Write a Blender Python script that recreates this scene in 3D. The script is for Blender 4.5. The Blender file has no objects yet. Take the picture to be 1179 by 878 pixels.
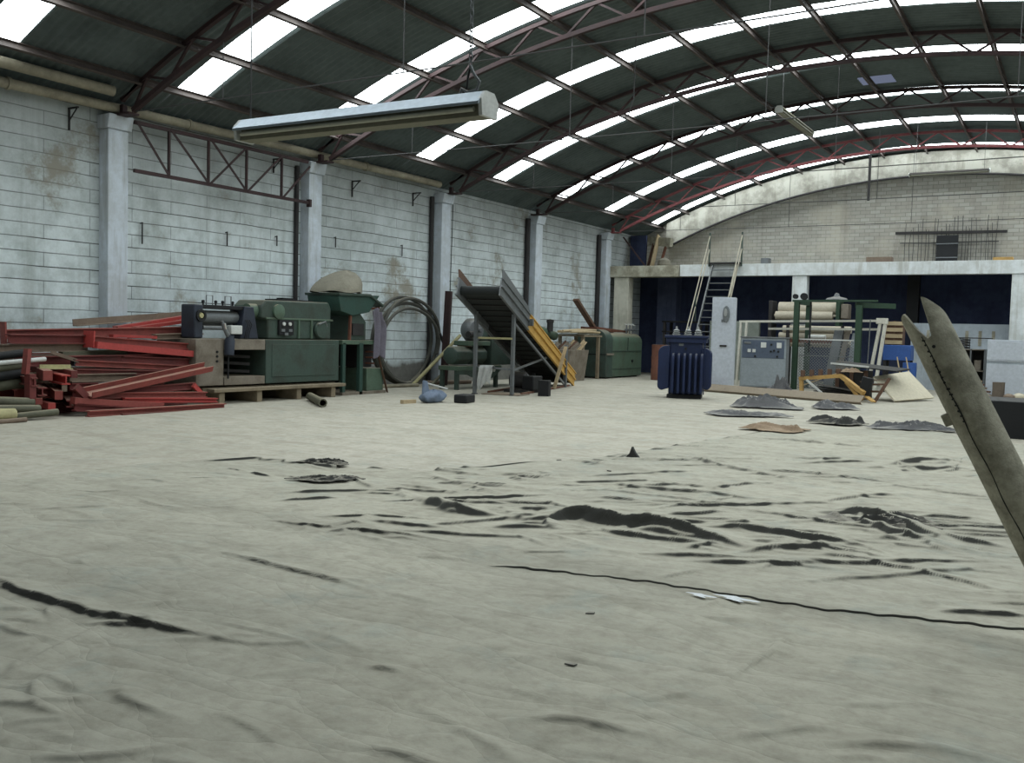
import bpy, bmesh, math, random
import numpy as np
from mathutils import Vector, Matrix

random.seed(7)
rng = np.random.default_rng(7)
PI = math.pi
SC = bpy.context.scene
COL = SC.collection

# ------------------------------------------------------------------ camera
FOCAL_PX = 1082.1
cam_d = bpy.data.cameras.new('camera')
cam = bpy.data.objects.new('camera', cam_d)
COL.objects.link(cam)
cam_d.sensor_fit = 'HORIZONTAL'
cam_d.sensor_width = 36.0
cam_d.lens = FOCAL_PX * 36.0 / 1179.0
cam_d.clip_start = 0.05
cam_d.clip_end = 300
_R = Vector((0.851538, 0.5236, 0.026953)); _U = Vector((-0.050506, 0.030752, 0.99825)); _F = Vector((-0.521855, 0.851409, -0.052632))
cam.matrix_world = Matrix(((_R.x, _U.x, -_F.x, 0), (_R.y, _U.y, -_F.y, 0), (_R.z, _U.z, -_F.z, 1.6), (0, 0, 0, 1)))
SC.camera = cam

# ------------------------------------------------------------------ light
SKYLIGHT = 10.0          # strength of the daylit skylight sheets
WORLD = 0.7              # overcast sky outside
SC.view_settings.view_transform = 'Standard'
SC.view_settings.look = 'None'
SC.view_settings.exposure = 0.0
SC.view_settings.gamma = 1.0
SC.view_settings.use_curve_mapping = False
w = bpy.data.worlds.new('overcast_sky')
SC.world = w
w.use_nodes = True
w.node_tree.nodes['Background'].inputs[0].default_value = (0.80, 0.90, 1.0, 1)
w.node_tree.nodes['Background'].inputs[1].default_value = WORLD

# ------------------------------------------------------------------ materials
def srgb(r, g, b):
    def f(c):
        c /= 255.0
        return c / 12.92 if c <= 0.04045 else ((c + 0.055) / 1.055) ** 2.4
    return (f(r), f(g), f(b), 1.0)

class NT:
    """small helper around a node tree"""
    def __init__(self, name):
        self.m = bpy.data.materials.new(name)
        self.m.use_nodes = True
        self.t = self.m.node_tree
        self.b = self.t.nodes['Principled BSDF']
        self.pos = self.t.nodes.new('ShaderNodeNewGeometry').outputs['Position']
    def n(self, kind, **kw):
        x = self.t.nodes.new('ShaderNode' + kind)
        for k, v in kw.items():
            setattr(x, k, v)
        return x
    def link(self, a, b):
        self.t.links.new(a, b)
    def noise(self, scale, detail=4, rough=0.6, vec=None, stretch=None):
        x = self.n('TexNoise')
        x.inputs['Scale'].default_value = scale
        x.inputs['Detail'].default_value = detail
        x.inputs['Roughness'].default_value = rough
        v = vec or self.pos
        if stretch:
            mp = self.n('Mapping')
            mp.inputs['Scale'].default_value = stretch
            self.link(v, mp.inputs['Vector'])
            v = mp.outputs[0]
        self.link(v, x.inputs['Vector'])
        return x.outputs['Fac']
    def ramp(self, fac, stops):
        x = self.n('ValToRGB')
        el = x.color_ramp.elements
        while len(el) < len(stops):
            el.new(0.5)
        for e, (p, c) in zip(el, stops):
            e.position = p
            e.color = c if len(c) == 4 else (*c, 1)
        self.link(fac, x.inputs[0])
        return x.outputs[0]
    def mix(self, fac, a, b, mode='MIX'):
        x = self.n('Mix', data_type='RGBA', blend_type=mode)
        for s, v in ((0, fac), (6, a), (7, b)):
            if isinstance(v, (int, float)):
                x.inputs[s].default_value = v
            elif isinstance(v, tuple):
                x.inputs[s].default_value = v
            else:
                self.link(v, x.inputs[s])
        return x.outputs[2]
    def math(self, op, a, b=0.0):
        x = self.n('Math', operation=op)
        for s, v in ((0, a), (1, b)):
            if isinstance(v, (int, float)):
                x.inputs[s].default_value = v
            else:
                self.link(v, x.inputs[s])
        return x.outputs[0]
    def bump(self, h, strength=0.3, dist=0.02):
        x = self.n('Bump')
        x.inputs['Strength'].default_value = strength
        x.inputs['Distance'].default_value = dist
        self.link(h, x.inputs['Height'])
        self.link(x.outputs[0], self.b.inputs['Normal'])
    def done(self, col, rough=0.7, metal=0.0, spec=0.3):
        if isinstance(col, tuple):
            self.b.inputs['Base Color'].default_value = col
        else:
            self.link(col, self.b.inputs['Base Color'])
        if isinstance(rough, (int, float)):
            self.b.inputs['Roughness'].default_value = rough
        else:
            self.link(rough, self.b.inputs['Roughness'])
        self.b.inputs['Metallic'].default_value = metal
        self.b.inputs['Specular IOR Level'].default_value = spec
        return self.m

def dirty(name, base, dirt=(60, 54, 44), scale=3.0, amount=0.5, rough=0.65, metal=0.0, bump=0.15, dust=0.0, dustc=(150, 140, 120), spec=0.3):
    """worn painted or bare surface: base colour, blotches of dirt, dust settled on faces that point up"""
    t = NT(name)
    a = t.noise(scale, 6, 0.65)
    lo = 0.62 - 0.3 * amount
    fac = t.ramp(a, [(lo, (0, 0, 0)), (min(lo + 0.28, 0.98), (1, 1, 1))])
    col = t.mix(t.math('MULTIPLY', fac, amount), srgb(*base), srgb(*dirt))
    b = t.noise(scale * 9, 3, 0.5)
    col = t.mix(0.35, col, t.ramp(b, [(0.3, (0.55, 0.55, 0.55)), (0.7, (1, 1, 1))]), 'MULTIPLY')
    if dust > 0:
        g = t.n('NewGeometry')
        s = t.n('SeparateXYZ')
        t.link(g.outputs['Normal'], s.inputs[0])
        up = t.ramp(s.outputs['Z'], [(0.55, (0, 0, 0)), (0.95, (1, 1, 1))])
        k = t.math('MULTIPLY', up, dust)
        col = t.mix(k, col, srgb(*dustc))
    if bump:
        t.bump(t.noise(scale * 14, 4, 0.6), bump, 0.01)
    return t.done(col, rough, metal, spec)

M = {}
M['roof_sheet'] = dirty('dark_fibre_cement_sheet', (92, 102, 101), (60, 67, 66), 0.9, 0.6, 0.85, bump=0.1)
M['truss_red'] = dirty('oxide_red_steel', (60, 43, 43), (40, 34, 34), 2.0, 0.7, 0.7)
M['truss_pink'] = dirty('lighter_red_truss_paint', (132, 74, 76), (84, 52, 54), 2.0, 0.6, 0.7)  # lighter, pinker red for the last truss
M['purlin'] = dirty('dark_purlin_steel', (82, 74, 70), (44, 40, 40), 2.0, 0.6, 0.75)
M['pipe_tan'] = dirty('tan_painted_pipe', (158, 152, 132), (96, 90, 76), 1.6, 0.7, 0.6)
M['dark_iron'] = dirty('dark_iron', (50, 48, 48), (30, 28, 26), 4, 0.5, 0.7, dust=0.3, dustc=(110, 104, 92))
M['black'] = dirty('black_steel', (30, 31, 33), (18, 18, 18), 4, 0.4, 0.6, dust=0.25, dustc=(90, 88, 80))
M['wire'] = dirty('steel_wire', (70, 70, 70), (40, 40, 40), 5, 0.4, 0.6)

def block_wall_mat():
    t = NT('whitewashed_block_wall')
    sep = t.n('SeparateXYZ'); t.link(t.pos, sep.inputs[0])
    cmb = t.n('CombineXYZ')
    t.link(sep.outputs['Y'], cmb.inputs[0]); t.link(sep.outputs['Z'], cmb.inputs[1])
    # slightly wavy courses
    wob = t.noise(0.5, 2)
    add = t.math('ADD', sep.outputs['Z'], t.math('MULTIPLY', wob, 0.07))
    t.link(add, cmb.inputs[1])
    br = t.n('TexBrick')
    t.link(cmb.outputs[0], br.inputs['Vector'])
    br.inputs['Scale'].default_value = 1.0
    br.inputs['Brick Width'].default_value = 1.9
    br.inputs['Row Height'].default_value = 0.262
    br.inputs['Mortar Size'].default_value = 0.009
    br.inputs['Mortar Smooth'].default_value = 0.1
    br.inputs['Color1'].default_value = (1, 1, 1, 1); br.inputs['Color2'].default_value = (0.86, 0.86, 0.86, 1)
    br.inputs['Mortar'].default_value = (0, 0, 0, 1)
    white = t.mix(t.ramp(t.noise(1.1, 8, 0.75), [(0.40, (0, 0, 0)), (0.62, (1, 1, 1))]), srgb(216, 226, 228), srgb(180, 190, 190))
    white = t.mix(0.5, white, br.outputs['Color'], 'MULTIPLY')
    # joints show only in places, as broken dark lines
    zz = t.math('DIVIDE', add, 0.262)
    line = t.math('GREATER_THAN', t.math('ABSOLUTE', t.math('SUBTRACT', t.math('FRACT', zz), 0.5)), 0.463)
    jm = t.ramp(t.noise(0.9, 4, 0.6, stretch=(1, 0.35, 3.8)), [(0.40, (0, 0, 0)), (0.60, (1, 1, 1))])
    jv = t.math('MULTIPLY', br.outputs['Fac'], t.ramp(t.noise(1.1, 3), [(0.52, (0, 0, 0)), (0.66, (1, 1, 1))]))
    jf = t.math('MAXIMUM', t.math('MULTIPLY', line, t.math('ADD', t.math('MULTIPLY', jm, 0.8), 0.18)), t.math('MULTIPLY', jv, 0.4))
    body = t.mix(jf, white, srgb(70, 72, 70))
    # peeled patches show the raw block
    peel = t.ramp(t.noise(0.55, 8, 0.72), [(0.57, (0, 0, 0)), (0.66, (1, 1, 1))])
    body = t.mix(t.math('MULTIPLY', peel, 0.75), body, srgb(142, 134, 116))
    # water streaks
    st = t.ramp(t.noise(1.0, 5, 0.7, stretch=(1, 2.6, 0.16)), [(0.5, (0, 0, 0)), (0.75, (1, 1, 1))])
    body = t.mix(t.math('MULTIPLY', st, 0.42), body, srgb(122, 126, 118))
    # shade under the eaves, painted in as darkening towards the wall top
    tp = t.n('MapRange'); tp.inputs[1].default_value = 3.4; tp.inputs[2].default_value = 5.9
    t.link(t.math('ADD', sep.outputs['Z'], t.math('MULTIPLY', t.noise(0.7, 5), 1.4)), tp.inputs[0])
    body = t.mix(t.math('MULTIPLY', tp.outputs[0], 0.5), body, srgb(112, 112, 106))
    # unpainted damp base
    bs = t.n('MapRange'); bs.inputs[1].default_value = 0.95; bs.inputs[2].default_value = 0.8
    t.link(t.math('ADD', sep.outputs['Z'], t.math('MULTIPLY', t.noise(2.2, 5), 0.5)), bs.inputs[0])
    body = t.mix(bs.outputs[0], body, t.mix(t.noise(6, 4), srgb(92, 92, 88), srgb(136, 136, 130)))
    t.bump(t.math('SUBTRACT', t.noise(9, 5), t.math('MULTIPLY', line, 0.8)), 0.5, 0.012)
    return t.done(body, 0.9, 0, 0.15)
M['block_white'] = block_wall_mat()

def bare_block_mat():
    t = NT('bare_grey_block_wall')
    sep = t.n('SeparateXYZ'); t.link(t.pos, sep.inputs[0])
    cmb = t.n('CombineXYZ')
    t.link(sep.outputs['X'], cmb.inputs[0]); t.link(sep.outputs['Z'], cmb.inputs[1])
    br = t.n('TexBrick')
    t.link(cmb.outputs[0], br.inputs['Vector'])
    br.inputs['Scale'].default_value = 1.0
    br.inputs['Brick Width'].default_value = 0.36
    br.inputs['Row Height'].default_value = 0.14
    br.inputs['Mortar Size'].default_value = 0.010
    br.inputs['Color1'].default_value = srgb(166, 164, 156); br.inputs['Color2'].default_value = srgb(150, 147, 138)
    br.inputs['Mortar'].default_value = srgb(128, 125, 117)
    col = br.outputs['Color']
    pa = t.ramp(t.noise(0.5, 6, 0.7), [(0.48, (0, 0, 0)), (0.62, (1, 1, 1))])
    col = t.mix(t.math('MULTIPLY', pa, 0.6), col, srgb(172, 166, 152))
    st = t.ramp(t.noise(0.9, 5, 0.7, stretch=(1.8, 1, 0.15)), [(0.5, (0, 0, 0)), (0.7, (1, 1, 1))])
    col = t.mix(t.math('MULTIPLY', st, 0.4), col, srgb(106, 101, 92))
    t.bump(t.noise(8, 5), 0.4, 0.01)
    return t.done(col, 0.95, 0, 0.1)
M['block_bare'] = bare_block_mat()

def plaster_mat(name, c1, c2, c3, scale=1.2):
    t = NT(name)
    col = t.mix(t.ramp(t.noise(scale, 7, 0.72), [(0.42, (0, 0, 0)), (0.56, (1, 1, 1))]), srgb(*c1), srgb(*c2))
    st = t.ramp(t.noise(1.4, 5, 0.7, stretch=(2.2, 2.2, 0.25)), [(0.52, (0, 0, 0)), (0.68, (1, 1, 1))])
    col = t.mix(t.math('MULTIPLY', st, 0.6), col, srgb(*c3))
    t.bump(t.noise(12, 5), 0.3, 0.008)
    return t.done(col, 0.9, 0, 0.15)
M['plaster_arch'] = plaster_mat('peeling_arch_plaster', (126, 124, 115), (158, 157, 147), (112, 109, 99))
M['white_paint'] = plaster_mat('chalky_white_paint', (214, 219, 220), (196, 200, 198), (158, 156, 146))
M['column_paint'] = plaster_mat('blue_white_column_paint', (196, 205, 214), (180, 187, 192), (146, 148, 144))
M['beige_pillar'] = plaster_mat('beige_pillar_paint', (196, 194, 180), (178, 176, 162), (140, 136, 122))
M['stained_concrete'] = plaster_mat('stained_concrete', (170, 168, 152), (132, 128, 112), (92, 86, 74))
M['navy_wall'] = plaster_mat('navy_painted_wall', (66, 74, 100), (56, 62, 86), (44, 50, 70), 0.8)
M['navy_light'] = plaster_mat('blue_grey_pilaster', (96, 104, 128), (84, 92, 116), (66, 74, 96), 0.8)
M['grey_green_paint'] = plaster_mat('grey_green_wall_paint', (148, 156, 148), (132, 138, 130), (110, 114, 106))
M['pale_blue_paint'] = plaster_mat('pale_blue_wall_paint', (170, 179, 186), (156, 164, 170), (136, 144, 150))

def floor_mat(name, c1, c2, c3, fold=None):
    t = NT(name)
    big = t.ramp(t.noise(0.22, 6, 0.65), [(0.35, (0, 0, 0)), (0.68, (1, 1, 1))])
    col = t.mix(big, srgb(*c1), srgb(*c2))
    sm = t.ramp(t.noise(2.5, 7, 0.7), [(0.46, (0, 0, 0)), (0.68, (1, 1, 1))])
    col = t.mix(t.math('MULTIPLY', sm, 0.45), col, srgb(*c3))
    st = t.ramp(t.noise(1.0, 6, 0.7, stretch=(0.5, 2.4, 1)), [(0.5, (0, 0, 0)), (0.72, (1, 1, 1))])
    col = t.mix(t.math('MULTIPLY', st, 0.45), col, srgb(*c3))
    pt = t.noise(1.7, 5, 0.7)
    col = t.mix(t.ramp(pt, [(0.55, (0, 0, 0)), (0.75, (0.5, 0.5, 0.5))]), col, srgb(136, 148, 142))
    col = t.mix(t.ramp(t.noise(9, 6, 0.75), [(0.45, (0, 0, 0)), (0.75, (0.45, 0.45, 0.45))]), col, srgb(118, 112, 98))
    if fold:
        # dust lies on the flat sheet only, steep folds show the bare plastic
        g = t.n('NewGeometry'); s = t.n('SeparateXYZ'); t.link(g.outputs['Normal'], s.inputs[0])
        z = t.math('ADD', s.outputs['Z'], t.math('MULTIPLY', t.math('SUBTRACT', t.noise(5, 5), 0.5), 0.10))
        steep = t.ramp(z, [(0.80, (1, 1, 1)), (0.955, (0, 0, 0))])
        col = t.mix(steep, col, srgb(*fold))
        wv = t.n('Mix', data_type='VECTOR'); wv.inputs[0].default_value = 0.28
        nz = t.n('TexNoise'); nz.inputs['Scale'].default_value = 1.3; nz.inputs['Detail'].default_value = 4
        t.link(t.pos, nz.inputs['Vector']); t.link(t.pos, wv.inputs[4]); t.link(nz.outputs['Color'], wv.inputs[5])
        def crease(sc, rot, st):
            mp = t.n('Mapping'); mp.inputs['Rotation'].default_value = (0, 0, rot); mp.inputs['Scale'].default_value = st
            t.link(wv.outputs[1], mp.inputs['Vector'])
            vo = t.n('TexVoronoi', feature='DISTANCE_TO_EDGE'); vo.inputs['Scale'].default_value = sc
            t.link(mp.outputs[0], vo.inputs['Vector'])
            return t.math('POWER', t.math('MINIMUM', t.math('MULTIPLY', vo.outputs['Distance'], 4.0), 1.0), 0.6)
        hh = t.math('ADD', crease(2.2, 0.5, (0.5, 1.6, 1)), t.math('MULTIPLY', crease(5.0, -0.3, (0.6, 1.3, 1)), 0.4))
        t.bump(t.math('ADD', hh, t.math('MULTIPLY', t.noise(25, 5), 0.25)), 0.35, 0.025)
    else:
        t.bump(t.noise(14, 6), 0.3, 0.01)
    return t.done(col, 0.85, 0, 0.2)
M['floor'] = floor_mat('dusty_concrete_floor', (186, 181, 167), (168, 164, 150), (136, 129, 114))
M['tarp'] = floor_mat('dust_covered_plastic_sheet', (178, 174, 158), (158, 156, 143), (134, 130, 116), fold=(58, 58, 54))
M['tarp_black'] = dirty('black_plastic_sheet', (58, 58, 56), (34, 34, 34), 3, 0.5, 0.55, dust=0.7, dustc=(150, 144, 128))

def skylight_mat(name, strength, tint):
    t = NT(name)
    em = t.n('Emission')
    em.inputs['Color'].default_value = tint
    em.inputs['Strength'].default_value = strength
    t.link(em.outputs[0], t.t.nodes['Material Output'].inputs['Surface'])
    return t.m
M['skylight'] = skylight_mat('daylit_translucent_sheet', SKYLIGHT, (0.90, 0.98, 1.0, 1))
M['skylight_blue'] = skylight_mat('cracked_translucent_patch', 0.22, (0.6, 0.7, 1.0, 1))

# ------------------------------------------------------------------ mesh helpers
class MB:
    def __init__(self):
        self.v = []; self.f = []
    def add(self, vs, fs):
        k = len(self.v)
        self.v += [tuple(p) for p in vs]
        self.f += [tuple(k + i for i in f) for f in fs]
        return self
    def box(self, x0, x1, y0, y1, z0, z1):
        vs = [(x0, y0, z0), (x1, y0, z0), (x1, y1, z0), (x0, y1, z0), (x0, y0, z1), (x1, y0, z1), (x1, y1, z1), (x0, y1, z1)]
        return self.add(vs, [(0, 3, 2, 1), (4, 5, 6, 7), (0, 1, 5, 4), (1, 2, 6, 5), (2, 3, 7, 6), (3, 0, 4, 7)])
    def frame_of(self, p, q, up=(0, 0, 1)):
        a = (Vector(q) - Vector(p)).normalized()
        u = Vector(up)
        if abs(a.dot(u)) > 0.98:
            u = Vector((1, 0, 0))
        s = a.cross(u).normalized()
        return a, s, s.cross(a).normalized()
    def section(self, p, q, poly, up=(0, 0, 1)):
        """sweep a closed 2D section (side, up) straight from p to q"""
        a, s, u = self.frame_of(p, q, up)
        P, Q = Vector(p), Vector(q)
        n = len(poly)
        vs = [P + s * x + u * y for x, y in poly] + [Q + s * x + u * y for x, y in poly]
        fs = [(i, (i + 1) % n, n + (i + 1) % n, n + i) for i in range(n)]
        fs += [tuple(reversed(range(n))), tuple(range(n, 2 * n))]
        return self.add(vs, fs)
    def bar(self, p, q, w, h, up=(0, 0, 1)):
        return self.section(p, q, [(-w / 2, -h / 2), (w / 2, -h / 2), (w / 2, h / 2), (-w / 2, h / 2)], up)
    def tube(self, pts, r, n=8, closed=False, caps=True):
        pts = [Vector(p) for p in pts]
        rr = r if isinstance(r, (list, tuple)) else [r] * len(pts)
        vs = []; m = len(pts)
        prev = None
        for i, p in enumerate(pts):
            if closed:
                a = (pts[(i + 1) % m] - pts[i - 1]).normalized()
            else:
                a = (pts[min(i + 1, m - 1)] - pts[max(i - 1, 0)]).normalized()
            if prev is None:
                u = Vector((0, 0, 1)) if abs(a.z) < 0.95 else Vector((1, 0, 0))
                s = a.cross(u).normalized()
            else:
                s = (prev - a * prev.dot(a)).normalized()
            prev = s
            u = s.cross(a)
            for k in range(n):
                th = 2 * PI * k / n
                vs.append(p + (s * math.cos(th) + u * math.sin(th)) * rr[i])
        fs = []
        for i in range(m if closed else m - 1):
            j = (i + 1) % m
            for k in range(n):
                fs.append((i * n + k, i * n + (k + 1) % n, j * n + (k + 1) % n, j * n + k))
        if caps and not closed:
            fs += [tuple(reversed(range(n))), tuple(range((m - 1) * n, m * n))]
        return self.add(vs, fs)
    def prism(self, poly, vec):
        """closed 3D polygon pushed along vec"""
        n = len(poly); v = Vector(vec)
        vs = [Vector(p) for p in poly] + [Vector(p) + v for p in poly]
        fs = [(i, (i + 1) % n, n + (i + 1) % n, n + i) for i in range(n)]
        return self.add(vs, fs + [tuple(reversed(range(n))), tuple(range(n, 2 * n))])
    def ring(self, c, axis, ro, ri, t, n=20):
        """flat washer / short hollow cylinder centred at c"""
        c = Vector(c); a = Vector(axis).normalized()
        u = Vector((0, 0, 1)) if abs(a.z) < 0.9 else Vector((1, 0, 0))
        s = a.cross(u).normalized(); u = s.cross(a)
        vs = []
        for r, d in ((ro, -t / 2), (ro, t / 2), (ri, t / 2), (ri, -t / 2)):
            for k in range(n):
                th = 2 * PI * k / n
                vs.append(c + a * d + (s * math.cos(th) + u * math.sin(th)) * r)
        fs = []
        for j in range(4):
            for k in range(n):
                fs.append((j * n + k, j * n + (k + 1) % n, ((j + 1) % 4) * n + (k + 1) % n, ((j + 1) % 4) * n + k))
        return self.add(vs, fs)
    def lathe(self, c, axis, prof, n=20):
        """prof: (radius, distance along axis) from one end to the other"""
        c = Vector(c); a = Vector(axis).normalized()
        u = Vector((0, 0, 1)) if abs(a.z) < 0.9 else Vector((1, 0, 0))
        s = a.cross(u).normalized(); u = s.cross(a)
        vs = []
        for r, d in prof:
            r = max(r, 1e-4)
            for k in range(n):
                th = 2 * PI * (k + 0.5) / n
                vs.append(c + a * d + (s * math.cos(th) + u * math.sin(th)) * r)
        m = len(prof)
        fs = [(i * n + k, i * n + (k + 1) % n, (i + 1) * n + (k + 1) % n, (i + 1) * n + k) for i in range(m - 1) for k in range(n)]
        return self.add(vs, fs + [tuple(reversed(range(n))), tuple(range((m - 1) * n, m * n))])
    def grid(self, rows):
        """rows of points -> quads"""
        m = len(rows[0])
        vs = [p for r in rows for p in r]
        fs = [(i * m + j, i * m + j + 1, (i + 1) * m + j + 1, (i + 1) * m + j) for i in range(len(rows) - 1) for j in range(m - 1)]
        return self.add(vs, fs)
    def xf(self, m):
        self.v = [tuple(m @ Vector(p)) for p in self.v]
        return self
    def build(self, name, mat, parent=None, bevel=0.0, solid=0.0, smooth=True, sub=0, recalc=True):
        me = bpy.data.meshes.new(name)
        v = np.array([tuple(p) for p in self.v], dtype=float)
        o = bpy.data.objects.new(name, me)
        if parent is not None:
            org = np.array(parent['_org'])
            o.parent = parent
        else:
            org = np.array([(v[:, 0].min() + v[:, 0].max()) / 2, (v[:, 1].min() + v[:, 1].max()) / 2, v[:, 2].min()])
            o.location = org
        o['_org'] = org.tolist()
        me.from_pydata((v - org).tolist(), [], self.f)
        if recalc:
            b = bmesh.new(); b.from_mesh(me)
            bmesh.ops.recalc_face_normals(b, faces=b.faces)
            b.to_mesh(me); b.free()
        me.materials.append(M[mat] if isinstance(mat, str) else mat)
        if smooth:
            me.polygons.foreach_set('use_smooth', [True] * len(me.polygons))
            me.set_sharp_from_angle(angle=math.radians(38))
        COL.objects.link(o)
        if solid:
            md = o.modifiers.new('solidify', 'SOLIDIFY'); md.thickness = solid; md.offset = 0
        if sub:
            md = o.modifiers.new('subdivision', 'SUBSURF'); md.levels = sub; md.render_levels = sub
        if bevel:
            md = o.modifiers.new('bevel', 'BEVEL'); md.width = bevel; md.segments = 2; md.limit_method = 'ANGLE'
            md.angle_limit = math.radians(40)
        me.update()
        return o

def tag(o, label, cat, group=None, kind='thing'):
    o['label'] = label; o['category'] = cat
    if group: o['group'] = group
    if kind: o['kind'] = kind
    return o
def thing(name, label, cat, loc, group=None):
    o = bpy.data.objects.new(name, None)
    o.empty_display_size = 0.1
    COL.objects.link(o); o.location = loc; o['_org'] = list(loc)
    return tag(o, label, cat, group)
def struct(name, mb, mat, parent=None, **k):
    o = mb.build(name, mat, parent, **k)
    if parent is None: o['kind'] = 'structure'
    return o

# ------------------------------------------------------------------ hall shell
WX = -16.75          # inner face of the left wall
RX = 6.13            # inner face of the right wall
XC, ZA, RR = -5.31, 8.69, 24.36      # roof arc: centre line, crown height, radius
Y0, YB = -9.0, 37.8                   # front gable, back wall
def zroof(x): return ZA - RR + math.sqrt(RR * RR - (x - XC) ** 2)
BAY = [6.285, 11.82, 17.355, 22.89, 28.425, 33.96]    # columns and trusses
STRIPS = [(5.0, 5.75), (8.72, 9.43), (12.72, 13.45), (16.62, 17.33), (20.56, 21.28), (24.41, 25.14), (28.33, 29.05), (32.11, 32.88), (36.55, 37.22)]  # first strip is out of view, added to brighten the near floor
PURL = [-15.8, -14.57, -13.06, -11.54, -9.93, -8.35, -6.9, -5.4, -3.76, -2.2, -0.7, 0.85, 2.4, 3.95, 5.2]

struct('floor', MB().box(WX - 0.3, RX + 0.3, Y0, YB + 0.4, -0.2, 0.0), 'floor')
struct('wall_left', MB().box(WX - 0.25, WX, Y0, YB + 0.3, 0, 5.82), 'block_white')
struct('wall_right', MB().box(RX, RX + 0.25, Y0, YB + 0.3, 0, 5.82), 'block_white')
# front gable behind the camera with a wide open gate
def gable_poly(y, z0, xa, xb, n=30):
    top = [(xa + (xb - xa) * i / n) for i in range(n + 1)]
    return [(xa, y, z0), (xb, y, z0)] + [(x, y, zroof(x) - 0.03) for x in reversed(top)]
fw = MB()
fw.prism(gable_poly(Y0, 4.6, WX, RX), (0, -0.25, 0))
fw.box(WX, -9.5, Y0 - 0.25, Y0, 0, 4.6); fw.box(-0.5, RX, Y0 - 0.25, Y0, 0, 4.6)
struct('wall_front', fw, 'block_white')
# back wall: bare block above, navy below the mezzanine
struct('wall_back', MB().prism(gable_poly(YB, 4.2, WX, RX), (0, 0.3, 0)), 'block_bare')
struct('wall_back_lower', MB().box(WX, RX, YB - 0.02, YB + 0.3, 0, 4.2), 'navy_wall')

# corrugated roof, skylight strips left open in it
def roof_faces(xa, xb, ya, yb, nx, dz=0.0, dy=0.0295):
    ny = max(2, int(round((yb - ya) / dy)))
    rows = []
    for i in range(nx + 1):
        x = xa + (xb - xa) * i / nx
        rows.append([(x, ya + (yb - ya) * j / ny, zroof(x) + dz + 0.022 * math.cos(2 * PI * (ya + (yb - ya) * j / ny) / 0.177)) for j in range(ny + 1)])
    return rows
SX0, SX1 = -15.9, 5.28
PATCH = (-5.72, -4.85, 26.72, 27.5)
rf = MB()
cuts = [Y0] + [c for s in STRIPS for c in s] + [YB + 0.3]
for i in range(0, len(cuts), 2):
    ya, yb = cuts[i], cuts[i + 1]
    if ya < PATCH[2] < yb:
        rf.grid(roof_faces(WX - 0.3, PATCH[0], ya, yb, 24)); rf.grid(roof_faces(PATCH[1], RX + 0.3, ya, yb, 24))
        rf.grid(roof_faces(PATCH[0], PATCH[1], ya, PATCH[2], 2)); rf.grid(roof_faces(PATCH[0], PATCH[1], PATCH[3], yb, 2))
    else:
        rf.grid(roof_faces(WX - 0.3, RX + 0.3, ya, yb, 48))
for ya, yb in STRIPS:
    rf.grid(roof_faces(WX - 0.3, SX0, ya, yb, 2)); rf.grid(roof_faces(SX1, RX + 0.3, ya, yb, 2))
struct('ceiling', rf, 'roof_sheet', recalc=False)
for k, (ya, yb) in enumerate(STRIPS):
    root = bpy.data.objects.new('window_%d' % (k + 1), None)
    COL.objects.link(root); root.location = (XC, (ya + yb) / 2, ZA); root['_org'] = [XC, (ya + yb) / 2, ZA]
    root['kind'] = 'structure'
    ed = [SX0] + [p for p in PURL if SX0 < p < SX1] + [SX1]
    for a, b in zip(ed[:-1], ed[1:]):
        if b - a < 0.3 and a == SX0: a = SX0
        mb = MB(); mb.grid(roof_faces(a, b, ya - 0.02, yb + 0.02, 4, 0.004, 0.06)); mb.build('pane', 'skylight', root, recalc=False)
mb = MB(); mb.grid(roof_faces(PATCH[0], PATCH[0] + 0.34, PATCH[2], PATCH[3], 2)); mb.grid(roof_faces(PATCH[0] + 0.34, PATCH[1], PATCH[2], PATCH[3], 2))
struct('window_10', mb, 'skylight_blue', recalc=False)

# purlins
for x in PURL:
    z = zroof(x) - 0.035
    a = math.asin((x - XC) / RR)
    nrm = (math.sin(a), 0, math.cos(a))
    p = MB(); w_, h_, t_ = 0.06, 0.16, 0.012
    sec = [(-w_ / 2, 0), (w_ / 2, 0), (w_ / 2, -t_), (-w_ / 2 + t_, -t_), (-w_ / 2 + t_, -h_ + t_), (w_ / 2, -h_ + t_), (w_ / 2, -h_), (-w_ / 2, -h_)]
    p.section((x, Y0, z), (x, YB, z), sec, nrm)
    struct('roof_beam', p, 'purlin')

# columns of the left wall
for y in BAY:
    c = MB()
    hw = 0.225
    c.box(WX, -16.46, y - hw, y + hw, 0, 5.35)
    c.prism([(WX, y - hw - 0.05, 5.35), (-16.42, y - hw - 0.05, 5.35), (-16.35, y - hw - 0.05, 5.62), (WX, y - hw - 0.05, 5.62)], (0, 2 * hw + 0.1, 0))
    struct('wall_column', c, 'column_paint', bevel=0.015)

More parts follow.
